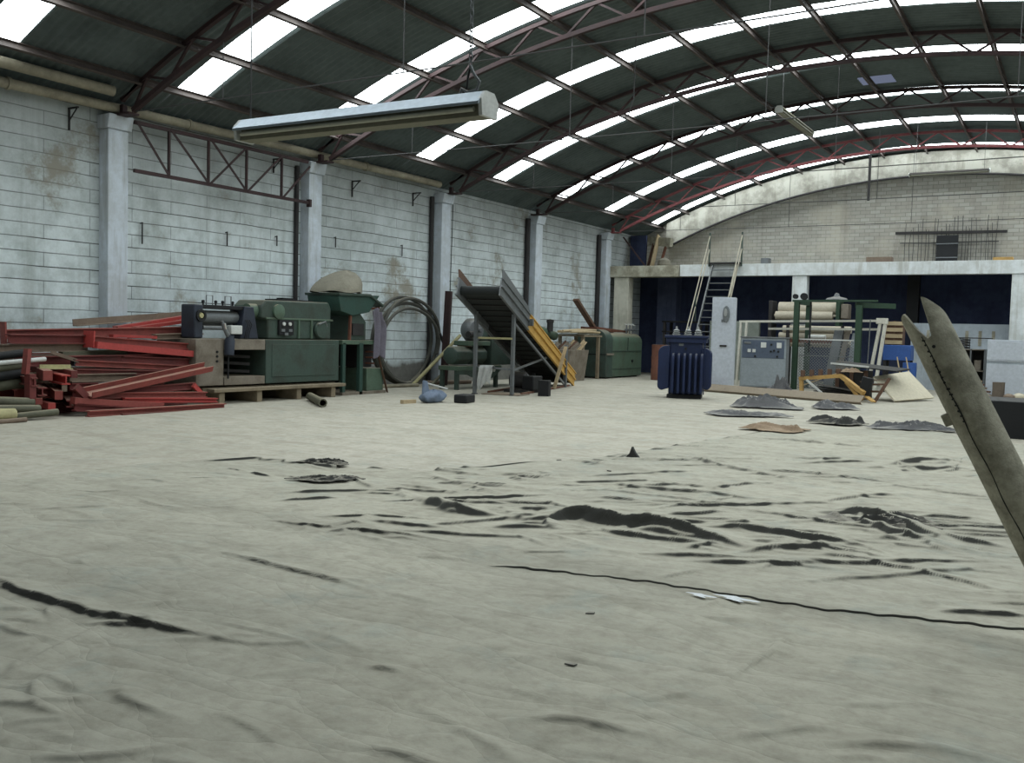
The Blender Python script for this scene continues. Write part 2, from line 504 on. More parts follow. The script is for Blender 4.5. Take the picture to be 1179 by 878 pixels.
# arched trusses
ZB0, ZBA = 5.68, 8.08
def zbot(x):
    hs = XC + 16.0
    r = (hs ** 2 + (ZBA - ZB0) ** 2) / (2 * (ZBA - ZB0))
    return ZBA - r + math.sqrt(max(r * r - (x - XC) ** 2, 0))
WHERE = ['nearest the viewer, overhead of the lamp', 'rising from the nearest wall column', 'rising from the second wall column', 'rising from the third wall column', 'rising from the fourth wall column', 'in front of the mezzanine, rising from the last wall column']
for y, wh in zip(BAY, WHERE):
    if 28 < y < 29: y -= 0.42
    t = thing('roof_truss', 'rusty red arched lattice truss ' + wh, 'roof truss', (XC, y, ZB0), 'arched roof trusses')
    tm = 'truss_pink' if y > 33 else 'truss_red'
    xs = [-16.35 + (2 * (XC + 16.35)) * i / 44 for i in range(45)]
    for nm, fz, ww, hh in (('top_chord', lambda x: zroof(x) - 0.13, 0.09, 0.08), ('bottom_chord', zbot, 0.10, 0.09)):
        mb = MB()
        if nm == 'bottom_chord':
            xx = [-16.0 + (2 * (XC + 16.0)) * i / 44 for i in range(45)]
        else:
            xx = xs
        rows = []
        for x in xx:
            e = 0.05; a = math.atan2(fz(min(x + e, 5.38)) - fz(max(x - e, -16.0)), min(x + e, 5.38) - max(x - e, -16.0))
            n = Vector((-math.sin(a), 0, math.cos(a)))
            P = Vector((x, y, fz(x)))
            rows.append([P + n * hh / 2 + Vector((0, -ww / 2, 0)), P + n * hh / 2 + Vector((0, ww / 2, 0)), P - n * hh / 2 + Vector((0, ww / 2, 0)), P - n * hh / 2 + Vector((0, -ww / 2, 0)), P + n * hh / 2 + Vector((0, -ww / 2, 0))])
        mb.grid(rows); mb.build(nm, tm, t)
    lat = MB()
    nodes = [-16.0, -15.6, -14.95, -14.3, -13.6, -12.95, -12.3, -11.65, -11.0]
    x = -11.0
    while x < XC: 
        x += 0.712; nodes.append(x)
    nodes = [n for n in nodes if n < XC - 0.1] + [XC]
    nodes = nodes + [2 * XC - n for n in reversed(nodes[:-1])]
    for i in range(len(nodes) - 1):
        a, b = nodes[i], nodes[i + 1]
        if i % 2 == 0:
            lat.bar((a, y, zbot(max(a, -16.0))), (b, y, zroof(b) - 0.13), 0.045, 0.045)
        else:
            lat.bar((a, y, zroof(a) - 0.13), (b, y, zbot(min(b, 5.38))), 0.045, 0.045)
    lat.build('lattice', tm, t)
    for sx in (-1, 1):
        sh = MB()
        xe = XC + sx * 11.0
        sh.bar((xe - sx * 0.0, y, 5.62), (xe, y, zroof(xe) - 0.25), 0.10, 0.10)
        sh.prism([(xe - 0.22 * 1, y - 0.12, 5.60), (xe + 0.32, y - 0.12, 5.60), (xe + 0.32, y - 0.12, 5.64), (xe - 0.22, y - 0.12, 5.64)], (0, 0.24, 0))
        sh.build('end_bracket', tm, t)
    # tie rod with hangers
    rod = MB()
    n = 30
    pts = [(-15.95 + 21.28 * i / n, y, 5.66 - 0.05 * math.sin(PI * i / n)) for i in range(n + 1)]
    rod.tube(pts, 0.012, 6)
    ro = rod.build('tie_rod', 'wire', t)
    for hx in (-13.5, -9.4, -5.31, -1.2, 2.9):
        MB().tube([(hx, y, 5.62), (hx, y, zbot(hx) - 0.03)], 0.009, 6).build('hanger_rod', 'wire', t)

# mezzanine
mz = MB()
mz.box(-13.55, RX, 34.2, 34.55, 3.9, 4.34)
mz.box(-13.55, RX, 34.55, YB - 0.02, 4.12, 4.34)
struct('mezzanine_beam', mz, 'white_paint', bevel=0.01)
mz = MB(); mz.box(WX + 0.02, -13.56, 34.12, 34.55, 3.88, 4.32); mz.box(WX + 0.02, -13.56, 34.56, YB - 0.02, 4.10, 4.32)
struct('mezzanine_end_beam', mz, 'stained_concrete', bevel=0.02)
struct('mezzanine_pillar', MB().box(-16.3, -15.68, 34.2, 34.65, 0, 3.88), 'beige_pillar', bevel=0.01)
for x0, x1 in ((-9.26, -8.74), (-2.25, -1.1), (4.6, 5.2)):
    struct('mezzanine_pillar', MB().box(x0, x1, 34.25, 34.6, 0, 3.9), 'white_paint', bevel=0.01)
struct('pilaster_column', MB().box(-15.7, -14.85, 37.2, YB - 0.03, 0, 4.1), 'navy_light')
# arch beam on the gable: lower edge is a shallow arc springing at the left
ZI0, ZIA = 5.3, 7.72
def zin(x):
    hs = 10.3; r = (hs ** 2 + (ZIA - ZI0) ** 2) / (2 * (ZIA - ZI0))
    d = x - (-5.2)
    return ZIA - r + math.sqrt(max(r * r - d * d, 0)) if abs(d) < hs else ZI0
ab = MB(); n = 60
outer = []; inner = []
for i in range(n + 1):
    x = -15.5 + 20.6 * i / n
    outer.append((x, 37.45, zroof(x) - 0.12)); inner.append((x, 37.45, zin(x)))
for i in range(n):
    A, B, Cc, D = inner[i], inner[i + 1], outer[i + 1], outer[i]
    k = len(ab.v)
    ab.v += [A, B, Cc, D] + [(p[0], YB - 0.01, p[2]) for p in (A, B, Cc, D)]
    ab.f += [(k, k + 1, k + 2, k + 3), (k, k + 4, k + 5, k + 1), (k + 3, k + 2, k + 6, k + 7)]
    if i == 0: ab.f.append((k, k + 3, k + 7, k + 4))
    if i == n - 1: ab.f.append((k + 1, k + 5, k + 6, k + 2))
struct('arch_beam', ab, 'plaster_arch')
am = MB(); am.tube([(p[0], 37.42, p[2] + 0.0) for p in inner[1:-1]], 0.045, 6)
struct('trim_1', am, 'dark_iron')

def place(x, y, z=0.0, yaw=0.0, pitch=0.0, roll=0.0):
    return Matrix.Translation((x, y, z)) @ Matrix.Rotation(math.radians(yaw), 4, 'Z') @ Matrix.Rotation(math.radians(pitch), 4, 'X') @ Matrix.Rotation(math.radians(roll), 4, 'Y')

# ------------------------------------------------------------------ more materials
M['machine_green'] = dirty('dark_green_machine_paint', (64, 80, 72), (54, 50, 44), 2.2, 0.6, 0.55, dust=0.5)
M['machine_green2'] = dirty('faded_green_machine_paint', (84, 104, 88), (72, 66, 54), 2.5, 0.55, 0.6, dust=0.75)
M['teal_green'] = dirty('teal_green_machine_paint', (48, 74, 66), (50, 48, 40), 2.5, 0.5, 0.55, dust=0.4)
M['worn_steel'] = dirty('worn_bare_steel', (128, 120, 108), (84, 72, 58), 3, 0.7, 0.6, dust=0.4)
M['navy_machine'] = dirty('dark_blue_grey_machine', (48, 54, 66), (34, 36, 40), 3, 0.6, 0.5, dust=0.3)
M['steel_grey'] = dirty('grey_steel', (116, 120, 122), (78, 76, 72), 3, 0.5, 0.45, 0.3, dust=0.3)
M['chrome'] = dirty('bright_steel', (206, 208, 208), (160, 160, 160), 4, 0.3, 0.25, 0.8)
M['label_white'] = dirty('off_white_plate', (206, 208, 204), (150, 148, 140), 4, 0.4, 0.6)
M['red_steel'] = dirty('faded_red_painted_steel', (142, 72, 66), (94, 58, 54), 2.0, 0.65, 0.6, dust=0.65, dustc=(168, 138, 120))
M['red_dark'] = dirty('dark_red_painted_steel', (116, 56, 54), (78, 48, 46), 2.0, 0.65, 0.6, dust=0.7, dustc=(142, 112, 98))
M['red_bright'] = dirty('bright_red_painted_steel', (174, 70, 66), (126, 62, 58), 2.5, 0.5, 0.55, dust=0.35, dustc=(172, 130, 116))
M['dusty_beam'] = dirty('dust_grey_steel', (128, 112, 98), (92, 76, 66), 2, 0.6, 0.75, dust=0.6, dustc=(156, 142, 122))
M['olive'] = dirty('olive_grey_pole', (98, 98, 82), (64, 62, 50), 2, 0.6, 0.7, dust=0.6, dustc=(148, 140, 118))
M['pale_yellow'] = dirty('pale_yellow_angle', (176, 170, 128), (120, 110, 84), 3, 0.5, 0.7)
M['pallet_wood'] = dirty('grey_weathered_wood', (134, 122, 102), (88, 76, 62), 2, 0.6, 0.85, dust=0.5)
M['raw_wood'] = dirty('pale_raw_wood', (182, 164, 132), (130, 110, 82), 3, 0.5, 0.8)
M['brown_wood'] = dirty('brown_wood', (104, 80, 66), (70, 54, 44), 3, 0.5, 0.75)
M['hose'] = dirty('dark_rubber_hose', (78, 78, 72), (52, 50, 44), 3, 0.5, 0.6, dust=0.7, dustc=(136, 130, 114))
M['canvas'] = dirty('grey_brown_canvas', (136, 132, 118), (96, 90, 78), 3, 0.5, 0.9)
M['purple_cloth'] = dirty('grey_purple_cloth', (120, 116, 128), (84, 80, 86), 3, 0.5, 0.9)
M['belt'] = dirty('black_rubber_belt', (36, 40, 40), (26, 28, 28), 3, 0.5, 0.7, dust=0.25, dustc=(84, 86, 82))
M['yellow_rail'] = dirty('yellow_painted_steel', (204, 162, 84), (140, 108, 62), 2.5, 0.55, 0.55, dust=0.3)
M['rag'] = dirty('pale_grey_rag', (190, 192, 190), (140, 138, 132), 6, 0.6, 0.95)
M['rust'] = dirty('brown_rust', (112, 74, 60), (74, 52, 44), 4, 0.6, 0.85, dust=0.4)
M['blue_cloth'] = dirty('grey_blue_plastic_bag', (108, 122, 142), (74, 82, 98), 5, 0.5, 0.5)
M['fixture_metal'] = dirty('galvanised_sheet', (178, 190, 200), (140, 148, 154), 3, 0.4, 0.35, 0.5, bump=0.05)
M['fixture_white'] = dirty('dusty_reflector', (126, 124, 106), (96, 92, 78), 3, 0.5, 0.7)
M['tube_glass'] = dirty('unlit_fluorescent_tube', (176, 176, 160), (150, 148, 134), 3, 0.3, 0.25)

I_SEC = lambda w, h, t: [(-w / 2, -h / 2), (w / 2, -h / 2), (w / 2, -h / 2 + t), (t / 2, -h / 2 + t), (t / 2, h / 2 - t), (w / 2, h / 2 - t), (w / 2, h / 2), (-w / 2, h / 2), (-w / 2, h / 2 - t), (-t / 2, h / 2 - t), (-t / 2, -h / 2 + t), (-w / 2, -h / 2 + t)]
C_SEC = lambda w, h, t: [(-w / 2, -h / 2), (w / 2, -h / 2), (w / 2, -h / 2 + t), (-w / 2 + t, -h / 2 + t), (-w / 2 + t, h / 2 - t), (w / 2, h / 2 - t), (w / 2, h / 2), (-w / 2, h / 2)]
L_SEC = lambda w, h, t: [(-w / 2, -h / 2), (w / 2, -h / 2), (w / 2, -h / 2 + t), (-w / 2 + t, -h / 2 + t), (-w / 2 + t, h / 2), (-w / 2, h / 2)]
B_SEC = lambda w, h, t: [(-w / 2, -h / 2), (w / 2, -h / 2), (w / 2, h / 2), (-w / 2, h / 2)]

# ------------------------------------------------------------------ fittings on the left wall
def single(name, mb, mat, label, cat, group=None, **k):
    return tag(mb.build(name, mat, **k), label, cat, group)

single('gutter_pipe', MB().tube([(-16.12, Y0 + 0.3, 5.98), (-16.12, 4, 5.98), (-16.12, 11.45, 5.98)], 0.10, 12), 'pipe_tan',
       'short upper tan pipe under the roof edge, ending above the nearest column', 'pipe')
gp = thing('gutter_pipe', 'long lower tan pipe along the top of the left wall', 'pipe', (-16.6, 10, 5.6))
MB().tube([(-16.46, Y0 + 0.3, 5.66), (-16.46, 9, 5.72), (-16.46, 16, 5.82), (-16.46, 22.5, 5.85)], 0.095, 12).build('pipe', 'pipe_tan', gp)
for y, z in ((9.6, 5.73), (13.5, 5.785), (19.2, 5.835)):
    MB().ring((-16.46, y, z), (0, 1, 0.01), 0.115, 0.09, 0.06).build('coupling', 'pipe_tan', gp)

g = thing('lattice_girder', 'rusty lattice girder spanning high between the first two wall columns', 'girder', (-16.4, 14.58, 4.6))
zt, zb, GX = 5.57, 4.6, -16.36
MB().bar((GX, 12.1, zt - 0.02), (GX, 16.96, zt + 0.0), 0.06, 0.07).build('top_chord', 'truss_red', g)
MB().bar((GX, 12.1, zb), (GX, 17.02, zb), 0.06, 0.07).build('bottom_chord', 'truss_red', g)
MB().box(GX - 0.05, GX + 0.06, 16.98, 17.055, zb - 0.1, zb + 0.08).build('end_foot', 'truss_red', g)
for y in (12.93, 13.95, 15.02, 16.10):
    MB().bar((GX, y, zb), (GX, y, zt), 0.045, 0.05).build('post', 'truss_red', g)
for a, b in (((12.14, zt), (12.93, zb)), ((12.95, zt), (13.95, zb)), ((13.98, zt), (15.0, zb)), ((13.97, zb), (15.0, zt)), ((15.04, zb), (16.08, zt)), ((16.12, zb), (17.0, zt - 0.1))):
    MB().bar((GX + 0.03, a[0], a[1]), (GX + 0.03, b[0], b[1]), 0.02, 0.045).build('diagonal', 'truss_red', g)

for y, r, nm in ((16.94, 0.055, 'second'), (22.45, 0.07, 'third'), (27.95, 0.09, 'fourth'), (33.45, 0.09, 'last')):
    p = MB(); p.tube([(WX + r + 0.005, y, 0.0), (WX + r + 0.005, y, 5.35), (WX + r + 0.005, y, 5.5)], r, 10)
    single('downpipe', p, 'dark_iron', 'dark downpipe running down beside the %s column of the left wall' % nm, 'pipe', 'wall downpipes')

BR = [(10.95, 5.62, 0.42, 'left of the nearest column'), (16.2, 5.55, 0.33, 'between girder end and second column'), (19.0, 5.45, 0.42, 'midway between second and third column'), (21.6, 5.5, 0.38, 'just left of the third column')]
for y, z, h_, wh in BR:
    b = MB(); b.bar((WX + 0.02, y, z), (WX + 0.02, y, z - h_), 0.03, 0.03); b.bar((WX + 0.0, y, z - 0.015), (WX + 0.30, y, z - 0.015), 0.03, 0.03)
    b.bar((WX + 0.02, y, z - 0.24), (WX + 0.27, y, z - 0.02), 0.018, 0.018)
    single('wall_bracket', b, 'dark_iron', 'small dark iron bracket high on the wall ' + wh, 'bracket', 'wall brackets')
for y, z, h_, wh in ((12.55, 3.62, 0.42, 'nearest, under the girder'), (14.78, 3.66, 0.3, 'middle one under the girder'), (16.3, 3.72, 0.22, 'just left of the second column'), (18.35, 3.9, 0.25, 'in the second bay'), (21.1, 3.95, 0.3, 'left of the third column')):
    single('rebar_stub', MB().tube([(WX + 0.005, y, z), (WX + 0.06, y, z + 0.02), (WX + 0.06, y, z - h_)], 0.016, 6), 'dark_iron', 'thin iron rod stub on the white wall, ' + wh, 'rod', 'wall rod stubs')
for y, z0, z1 in ((12.4, 3.18, 3.2), (14.0, 3.55, 3.56)):
    pass
cab = MB(); cab.tube([(-16.70, 23.55, 5.6), (-16.70, 23.5, 3.2), (-16.69, 23.47, 1.5)], 0.012, 6)
single('wall_cable', cab, 'black', 'thin black cable hanging down the wall behind the conveyor top', 'cable')

# ------------------------------------------------------------------ the hanging lamp near the viewer and those far back
def fixture(name, label, p0, p1, w, h, shell='fixture_metal'):
    """trough fluorescent fixture whose axis runs from p0 to p1 (centre of its top edge)"""
    p0, p1 = Vector(p0), Vector(p1)
    t = thing(name, label, 'lamp', (p0 + p1) / 2)
    top = [(-w * 0.20, 0), (w * 0.20, 0), (w * 0.5, -h * 0.48), (w * 0.5, -h * 0.58), (w * 0.46, -h * 0.58), (w * 0.17, -h * 0.08), (-w * 0.17, -h * 0.08), (-w * 0.46, -h * 0.58), (-w * 0.5, -h * 0.58), (-w * 0.5, -h * 0.48)]
    MB().section(p0, p1, top).build('housing', shell, t)
    MB().section(p0 + (p1 - p0) * 0.01, p1 - (p1 - p0) * 0.01, [(-w * 0.16, -h * 0.12), (w * 0.16, -h * 0.12), (w * 0.26, -h * 0.97), (-w * 0.26, -h * 0.97)]).build('reflector', 'fixture_white', t)
    a, s, u = MB().frame_of(p0, p1)
    for e, d in ((p0, 1), (p1, -1)):
        poly = [(-w * 0.2, 0.0), (w * 0.2, 0.0), (w * 0.42, -h * 0.35), (w * 0.36, -h * 0.98), (-w * 0.36, -h * 0.98), (-w * 0.42, -h * 0.35)]
        MB().section(e - a * 0.012 * d, e + a * 0.016 * d, poly).build('end_cap', 'label_white', t)
    for k in (-1, 1):
        q0 = p0 + a * 0.06 + s * k * w * 0.34 + u * (-h * 0.72); q1 = p1 - a * 0.06 + s * k * w * 0.34 + u * (-h * 0.72)
        MB().tube([q0, q1], 0.017, 10).build('fluorescent_tube', 'tube_glass', t)
    return t, a
LY = 5.5
t, a = fixture('fluorescent_lamp', 'large galvanised fluorescent lamp hanging near the viewer on a chain', (-6.02, LY, 3.27), (-3.62, LY, 3.245), 0.26, 0.175)
hk = MB()
hx, hz = -3.80, 3.245
hk.tube([(hx - 0.07, LY, hz), (hx - 0.05, LY, hz + 0.05), (hx + 0.0, LY, hz + 0.02), (hx + 0.08, LY, hz + 0.03), (hx + 0.10, LY, hz + 0.08), (hx + 0.05, LY, hz + 0.14), (hx + 0.02, LY, hz + 0.2)], 0.011, 8)
hk.build('hook', 'steel_grey', t)
hk = MB(); hk.tube([(hx - 0.07, LY + 0.02, hz), (hx - 0.02, LY + 0.02, hz + 0.06), (hx + 0.0, LY, hz + 0.12), (hx + 0.02, LY, hz + 0.2)], 0.008, 8); hk.build('hook', 'black', t)
ch = MB()
z = hz + 0.18; k = 0
ztop = zroof(hx) - 0.05
while z < ztop - 0.03:
    c = Vector((hx + 0.02, LY, z + 0.03)); n = 10; pts = []
    for i in range(n):
        th = 2 * PI * i / n
        d = math.cos(th) * 0.013
        pts.append(c + Vector((d if k % 2 else 0, 0 if k % 2 else d, math.sin(th) * 0.032)))
    ch.tube(pts, 0.0045, 5, closed=True)
    z += 0.05; k += 1
ch.build('chain', 'steel_grey', t)
wr = MB(); wr.tube([(-5.95, LY, 3.27), (-5.95, LY, zroof(-5.95) - 0.06)], 0.006, 6); wr.build('hanger_wire', 'wire', t)
t, a = fixture('fluorescent_lamp', 'pale fluorescent lamp hung lengthwise under the roof skylights far back', (-7.15, 24.5, 7.62), (-7.15, 27.7, 7.62), 0.26, 0.18, 'fixture_white')
for yy in (24.8, 27.4): MB().tube([(-7.15, yy, 7.62), (-7.15, yy, zroof(-7.15))], 0.008, 6).build('hanger_wire', 'wire', t)
t, a = fixture('fluorescent_lamp', 'dark unlit fluorescent lamp hanging before the arch of the back wall', (-5.29, 33.0, 7.10), (-2.94, 33.0, 7.10), 0.22, 0.12, 'dark_iron')
for xx in (-5.1, -3.1): MB().tube([(xx, 33.0, 7.1), (xx, 33.0, zroof(xx))], 0.007, 6).build('hanger_wire', 'wire', t)
single('hanging_cable', MB().tube([(-9.0, 19.6, zroof(-9.0) - 0.05), (-9.02, 19.62, 6.9), (-9.15, 19.65, 6.55), (-9.4, 19.7, 6.45), (-9.5, 19.7, 6.5)], 0.012, 6), 'wire', 'loose cable dangling from a roof beam', 'cable')

# ------------------------------------------------------------------ injection machine with black clamp, on a wooden skid
sk = thing('wooden_skid', 'weathered wooden skid under the long green machine', 'skid', (-15.2, 14.6, 0))
for y in (12.95, 13.95, 15.1, 16.2):
    MB().box(-16.1, -14.72, y - 0.07, y + 0.07, 0.0, 0.24).build('bearer', 'pallet_wood', sk, bevel=0.01)
for i, x in enumerate((-16.02, -15.72, -15.42, -15.12, -14.78)):
    MB().box(x - 0.12, x + 0.12, 12.7, 16.55, 0.24, 0.31 + 0.015 * (i % 2)).build('board', 'pallet_wood', sk, bevel=0.008)
mc = thing('plastics_machine', 'long green machine with dark clamp end on a wooden skid', 'machine', (-15.5, 14.5, 0.33))
FX, BX = -14.9, -16.1
b = MB(); b.box(BX, FX, 14.28, 16.56, 0.36, 1.30); b.build('bed', 'machine_green', mc, bevel=0.015)
b = MB(); b.box(BX, FX - 0.02, 12.46, 13.16, 0.36, 1.30); b.build('end_block', 'worn_steel', mc, bevel=0.015)
b = MB(); b.box(BX, FX - 0.01, 13.17, 14.27, 1.08, 1.295); b.build('top_rail', 'worn_steel', mc, bevel=0.01)
b = MB(); b.box(BX, FX - 0.01, 13.17, 14.27, 0.36, 0.53); b.build('sill', 'worn_steel', mc, bevel=0.01)
b = MB(); b.box(BX, BX + 0.05, 13.17, 14.27, 0.53, 1.08); b.build('back_plate', 'black', mc)
for z_ in (0.66, 0.82, 0.97):
    b = MB(); b.bar((-15.75, 13.2, z_), (-15.2, 14.1, z_ - 0.05), 0.06, 0.06); b.build('inner_bar', 'dark_iron', mc)
for z_ in (0.85, 0.95, 1.04): 
    MB().lathe((FX - 0.03, 12.98, z_), (1, 0, 0), [(0.0, 0), (0.025, 0.0), (0.025, 0.03), (0.0, 0.03)], 10).build('bolt', 'black', mc)
b = MB(); b.prism([(FX + 0.005, 14.45, 0.50), (FX + 0.005, 16.4, 0.50), (FX + 0.005, 16.4, 1.2), (FX + 0.0, 14.45, 1.2)], (0.008, 0, 0)); b.build('side_cover', 'machine_green', mc, bevel=0.006)
# clamp unit
b = MB(); b.box(-15.40, -15.0, 12.48, 12.70, 1.31, 1.98); b.build('clamp_plate', 'navy_machine', mc, bevel=0.03)
b = MB(); b.prism([(-15.45, 13.66, 1.31), (-15.45, 14.16, 1.31), (-15.45, 14.02, 1.98), (-15.45, 13.78, 1.98)], (0.45, 0, 0)); b.build('clamp_plate', 'navy_machine', mc, bevel=0.02)
b = MB(); b.box(-15.4, -15.05, 12.70, 13.78, 1.90, 1.98); b.build('clamp_top', 'black', mc, bevel=0.01)
b = MB(); b.lathe((-15.25, 12.78, 1.74), (0, 1, 0), [(0.0, 0), (0.13, 0), (0.13, 0.95), (0.0, 0.95)], 18); b.build('hydraulic_cylinder', 'steel_grey', mc)
for z_, x_ in ((1.52, -15.12), (1.60, -15.34)):
    MB().lathe((x_, 12.78, z_), (0, 1, 0), [(0.0, 0), (0.045, 0), (0.045, 0.95), (0, 0.95)], 12).build('tie_bar', 'steel_grey', mc)
b = MB(); b.ring((-14.98, 12.63, 1.76), (1, 0, 0), 0.12, 0.075, 0.04); b.build('ring', 'black', mc)
b = MB(); b.lathe((-15.0, 12.63, 1.76), (1, 0, 0), [(0, 0), (0.06, 0), (0.05, 0.04), (0, 0.04)], 14); b.build('gauge', 'pale_yellow', mc)
for y in (13.02, 13.5):
    MB().tube([(-15.2, y - 0.08, 1.98), (-15.2, y - 0.08, 2.17), (-15.2, y + 0.08, 2.17), (-15.2, y + 0.08, 1.98)], 0.012, 6).build('lifting_bracket', 'steel_grey', mc)
for y in (12.86, 13.18, 13.36, 13.62):
    MB().lathe((-15.2, y, 1.97), (0, 0, 1), [(0.02, 0), (0.02, 0.05), (0.035, 0.06), (0.03, 0.1), (0, 0.11)], 10).build('knob', 'black', mc)
b = MB(); b.box(-15.12, -14.98, 13.40, 13.70, 1.40, 1.58); b.build('switch_box', 'label_white', mc, bevel=0.015)
b = MB(); b.lathe((-14.84, 13.22, 0.98), (0, 0.06, 1), [(0, 0), (0.10, 0), (0.105, 0.3), (0.08, 0.34), (0.08, 0.40), (0, 0.40)], 16); b.build('hanging_motor', 'navy_machine', mc)
b = MB(); b.tube([(-14.84, 13.20, 1.36), (-14.85, 13.10, 1.52), (-14.86, 13.05, 1.66)], [0.05, 0.04, 0.03], 8); b.build('lever', 'steel_grey', mc)
b = MB(); b.tube([(-14.82, 13.12, 1.50), (-14.82, 13.08, 1.62)], 0.028, 8); b.build('lever_grip', 'chrome', mc)
b = MB(); b.tube([(-14.86, 13.22, 0.98), (-14.86, 13.22, 0.5)], 0.02, 6); b.build('drain_pipe', 'black', mc)
for k in range(3):
    y = 13.75 + 0.05 * k
    MB().tube([(-14.95, y, 1.7), (-14.9, y + 0.03, 1.6), (-14.92, y - 0.02, 1.45), (-14.97, y, 1.32)], 0.01, 6).build('cable', 'black', mc)
# gearbox housing with sloping shoulders
prof = [(14.42, 1.31), (14.42, 1.72), (14.22, 1.76), (14.22, 2.00), (14.36, 2.14), (16.30, 2.16), (16.38, 2.02), (16.38, 1.31)]
b = MB(); b.prism([(-15.85, y, z_) for y, z_ in prof], (0.85, 0, 0)); b.build('gear_housing', 'machine_green', mc, bevel=0.035)
b = MB(); b.box(-15.87, -14.97, 14.35, 16.42, 1.73, 1.77); b.build('housing_flange', 'machine_green2', mc, bevel=0.006)
b = MB(); b.box(-15.6, -15.2, 14.9, 16.0, 2.16, 2.185); b.box(-15.5, -15.3, 15.15, 15.5, 2.186, 2.22); b.build('top_lid', 'black', mc)
b = MB(); b.lathe((-15.22, 14.02, 1.90), (0, 1, 0), [(0, 0), (0.15, 0.0), (0.15, 0.42), (0.11, 0.46), (0.11, 0.6), (0, 0.6)], 18); b.build('barrel', 'machine_green2', mc)
b = MB(); b.lathe((-15.0, 14.7, 1.90), (1, 0, 0), [(0, 0), (0.16, 0), (0.16, 0.06), (0.05, 0.09), (0, 0.09)], 20); b.build('flange_cover', 'machine_green2', mc)
b = MB(); b.box(-15.02, -14.94, 14.70, 15.14, 1.40, 1.72); b.build('control_panel', 'black', mc, bevel=0.01)
for y, z_ in ((14.82, 1.64), (15.0, 1.64)):
    MB().lathe((-14.94, y, z_), (1, 0, 0), [(0, 0), (0.04, 0), (0.04, 0.03), (0, 0.03)], 12).build('gauge', 'label_white', mc)
for y, z_ in ((14.8, 1.5), (15.02, 1.5), (14.9, 1.42)):
    MB().box(-14.94, -14.92, y - 0.05, y + 0.05, z_ - 0.03, z_ + 0.03).build('switch', 'steel_grey', mc)
b = MB(); b.lathe((-14.98, 15.98, 1.52), (1, -0.1, 0), [(0, 0), (0.17, 0), (0.19, 0.05), (0.17, 0.10), (0, 0.10)], 18); b.build('pulley_guard', 'machine_green', mc)
b = MB(); b.tube([(-14.88, 15.85, 1.65), (-14.86, 16.05, 1.72), (-14.88, 16.12, 1.6)], 0.02, 6); b.build('handle', 'steel_grey', mc)
b = MB(); b.box(-15.0, -14.96, 15.3, 15.34, 1.33, 1.73); b.build('rib', 'machine_green2', mc)
b = MB(); b.box(-15.0, -14.96, 15.7, 15.74, 1.33, 1.73); b.build('rib', 'machine_green2', mc)

# ------------------------------------------------------------------ tall green hopper machine
hm = thing('hopper_machine', 'tall dark green machine with canvas-covered hopper', 'machine', (-15.6, 17.4, 0))
for y0, y1, x0, x1 in ((16.72, 16.82, -15.0, -14.92), (17.30, 17.42, -15.0, -14.90), (16.72, 16.82, -16.1, -16.02), (18.2, 18.3, -16.1, -16.02)):
    MB().box(x0, x1, y0, y1, 0.0, 1.24).build('leg', 'teal_green', hm, bevel=0.005)
MB().box(-16.1, -14.92, 16.70, 18.18, 1.20, 1.30).build('table', 'machine_green2', hm, bevel=0.01)
MB().box(-16.1, -14.9, 16.7, 18.3, 0.0, 0.07).build('base_plate', 'worn_steel', hm, bevel=0.005)
MB().box(-16.05, -14.95, 17.62, 18.25, 0.07, 0.62).build('lower_box', 'machine_green2', hm, bevel=0.01)
MB().box(-15.9, -15.2, 17.60, 18.1, 0.64, 1.19).build('motor_guard', 'dark_iron', hm, bevel=0.02)
MB().box(-15.9, -15.85, 16.85, 17.62, 0.07, 1.2).build('back_panel', 'black', hm)
b = MB(); b.prism([(-15.95, 17.02, 1.30), (-15.95, 17.62, 1.30), (-15.95, 17.62, 1.75), (-15.95, 17.35, 2.0), (-15.95, 17.02, 2.0)], (0.95, 0, 0)); b.build('body', 'machine_green', hm, bevel=0.02)
MB().box(-14.99, -14.96, 17.1, 17.5, 1.42, 1.7).build('vent_panel', 'dark_iron', hm)
b = MB(); b.bar((-14.96, 16.98, 1.28), (-14.96, 17.02, 2.3), 0.05, 0.06); b.build('front_post', 'rust', hm)
b = MB(); b.prism([(-14.9, 16.52, 2.36), (-14.9, 18.0, 2.40), (-14.9, 17.62, 1.98), (-14.9, 17.02, 1.88), (-14.9, 16.60, 1.98)], (-1.0, 0, 0)); b.build('hopper', 'teal_green', hm, bevel=0.015)
b = MB(); b.prism([(-14.85, 16.48, 2.40), (-14.85, 17.60, 2.42), (-14.85, 18.12, 2.17), (-14.85, 18.10, 2.12), (-14.85, 17.62, 2.36), (-14.85, 16.5, 2.34)], (-1.1, 0, 0)); b.build('hopper_lip', 'machine_green', hm, bevel=0.01)
b = MB(); b.tube([(-15.0, 18.1, 2.1), (-15.0, 17.5, 2.05)], 0.03, 8); b.build('chute_bar', 'rust', hm)
# tilted conveyor-like bars on the right
b = MB(); b.section((-14.9, 17.92, 1.15), (-14.88, 18.36, 0.02), L_SEC(0.06, 0.06, 0.012)); b.build('slanted_rail', 'brown_wood', hm)
for k in range(3):
    MB().box(-15.6, -14.95, 17.85, 17.9, 0.72 + 0.14 * k, 0.76 + 0.14 * k).build('slat', 'rust', hm)
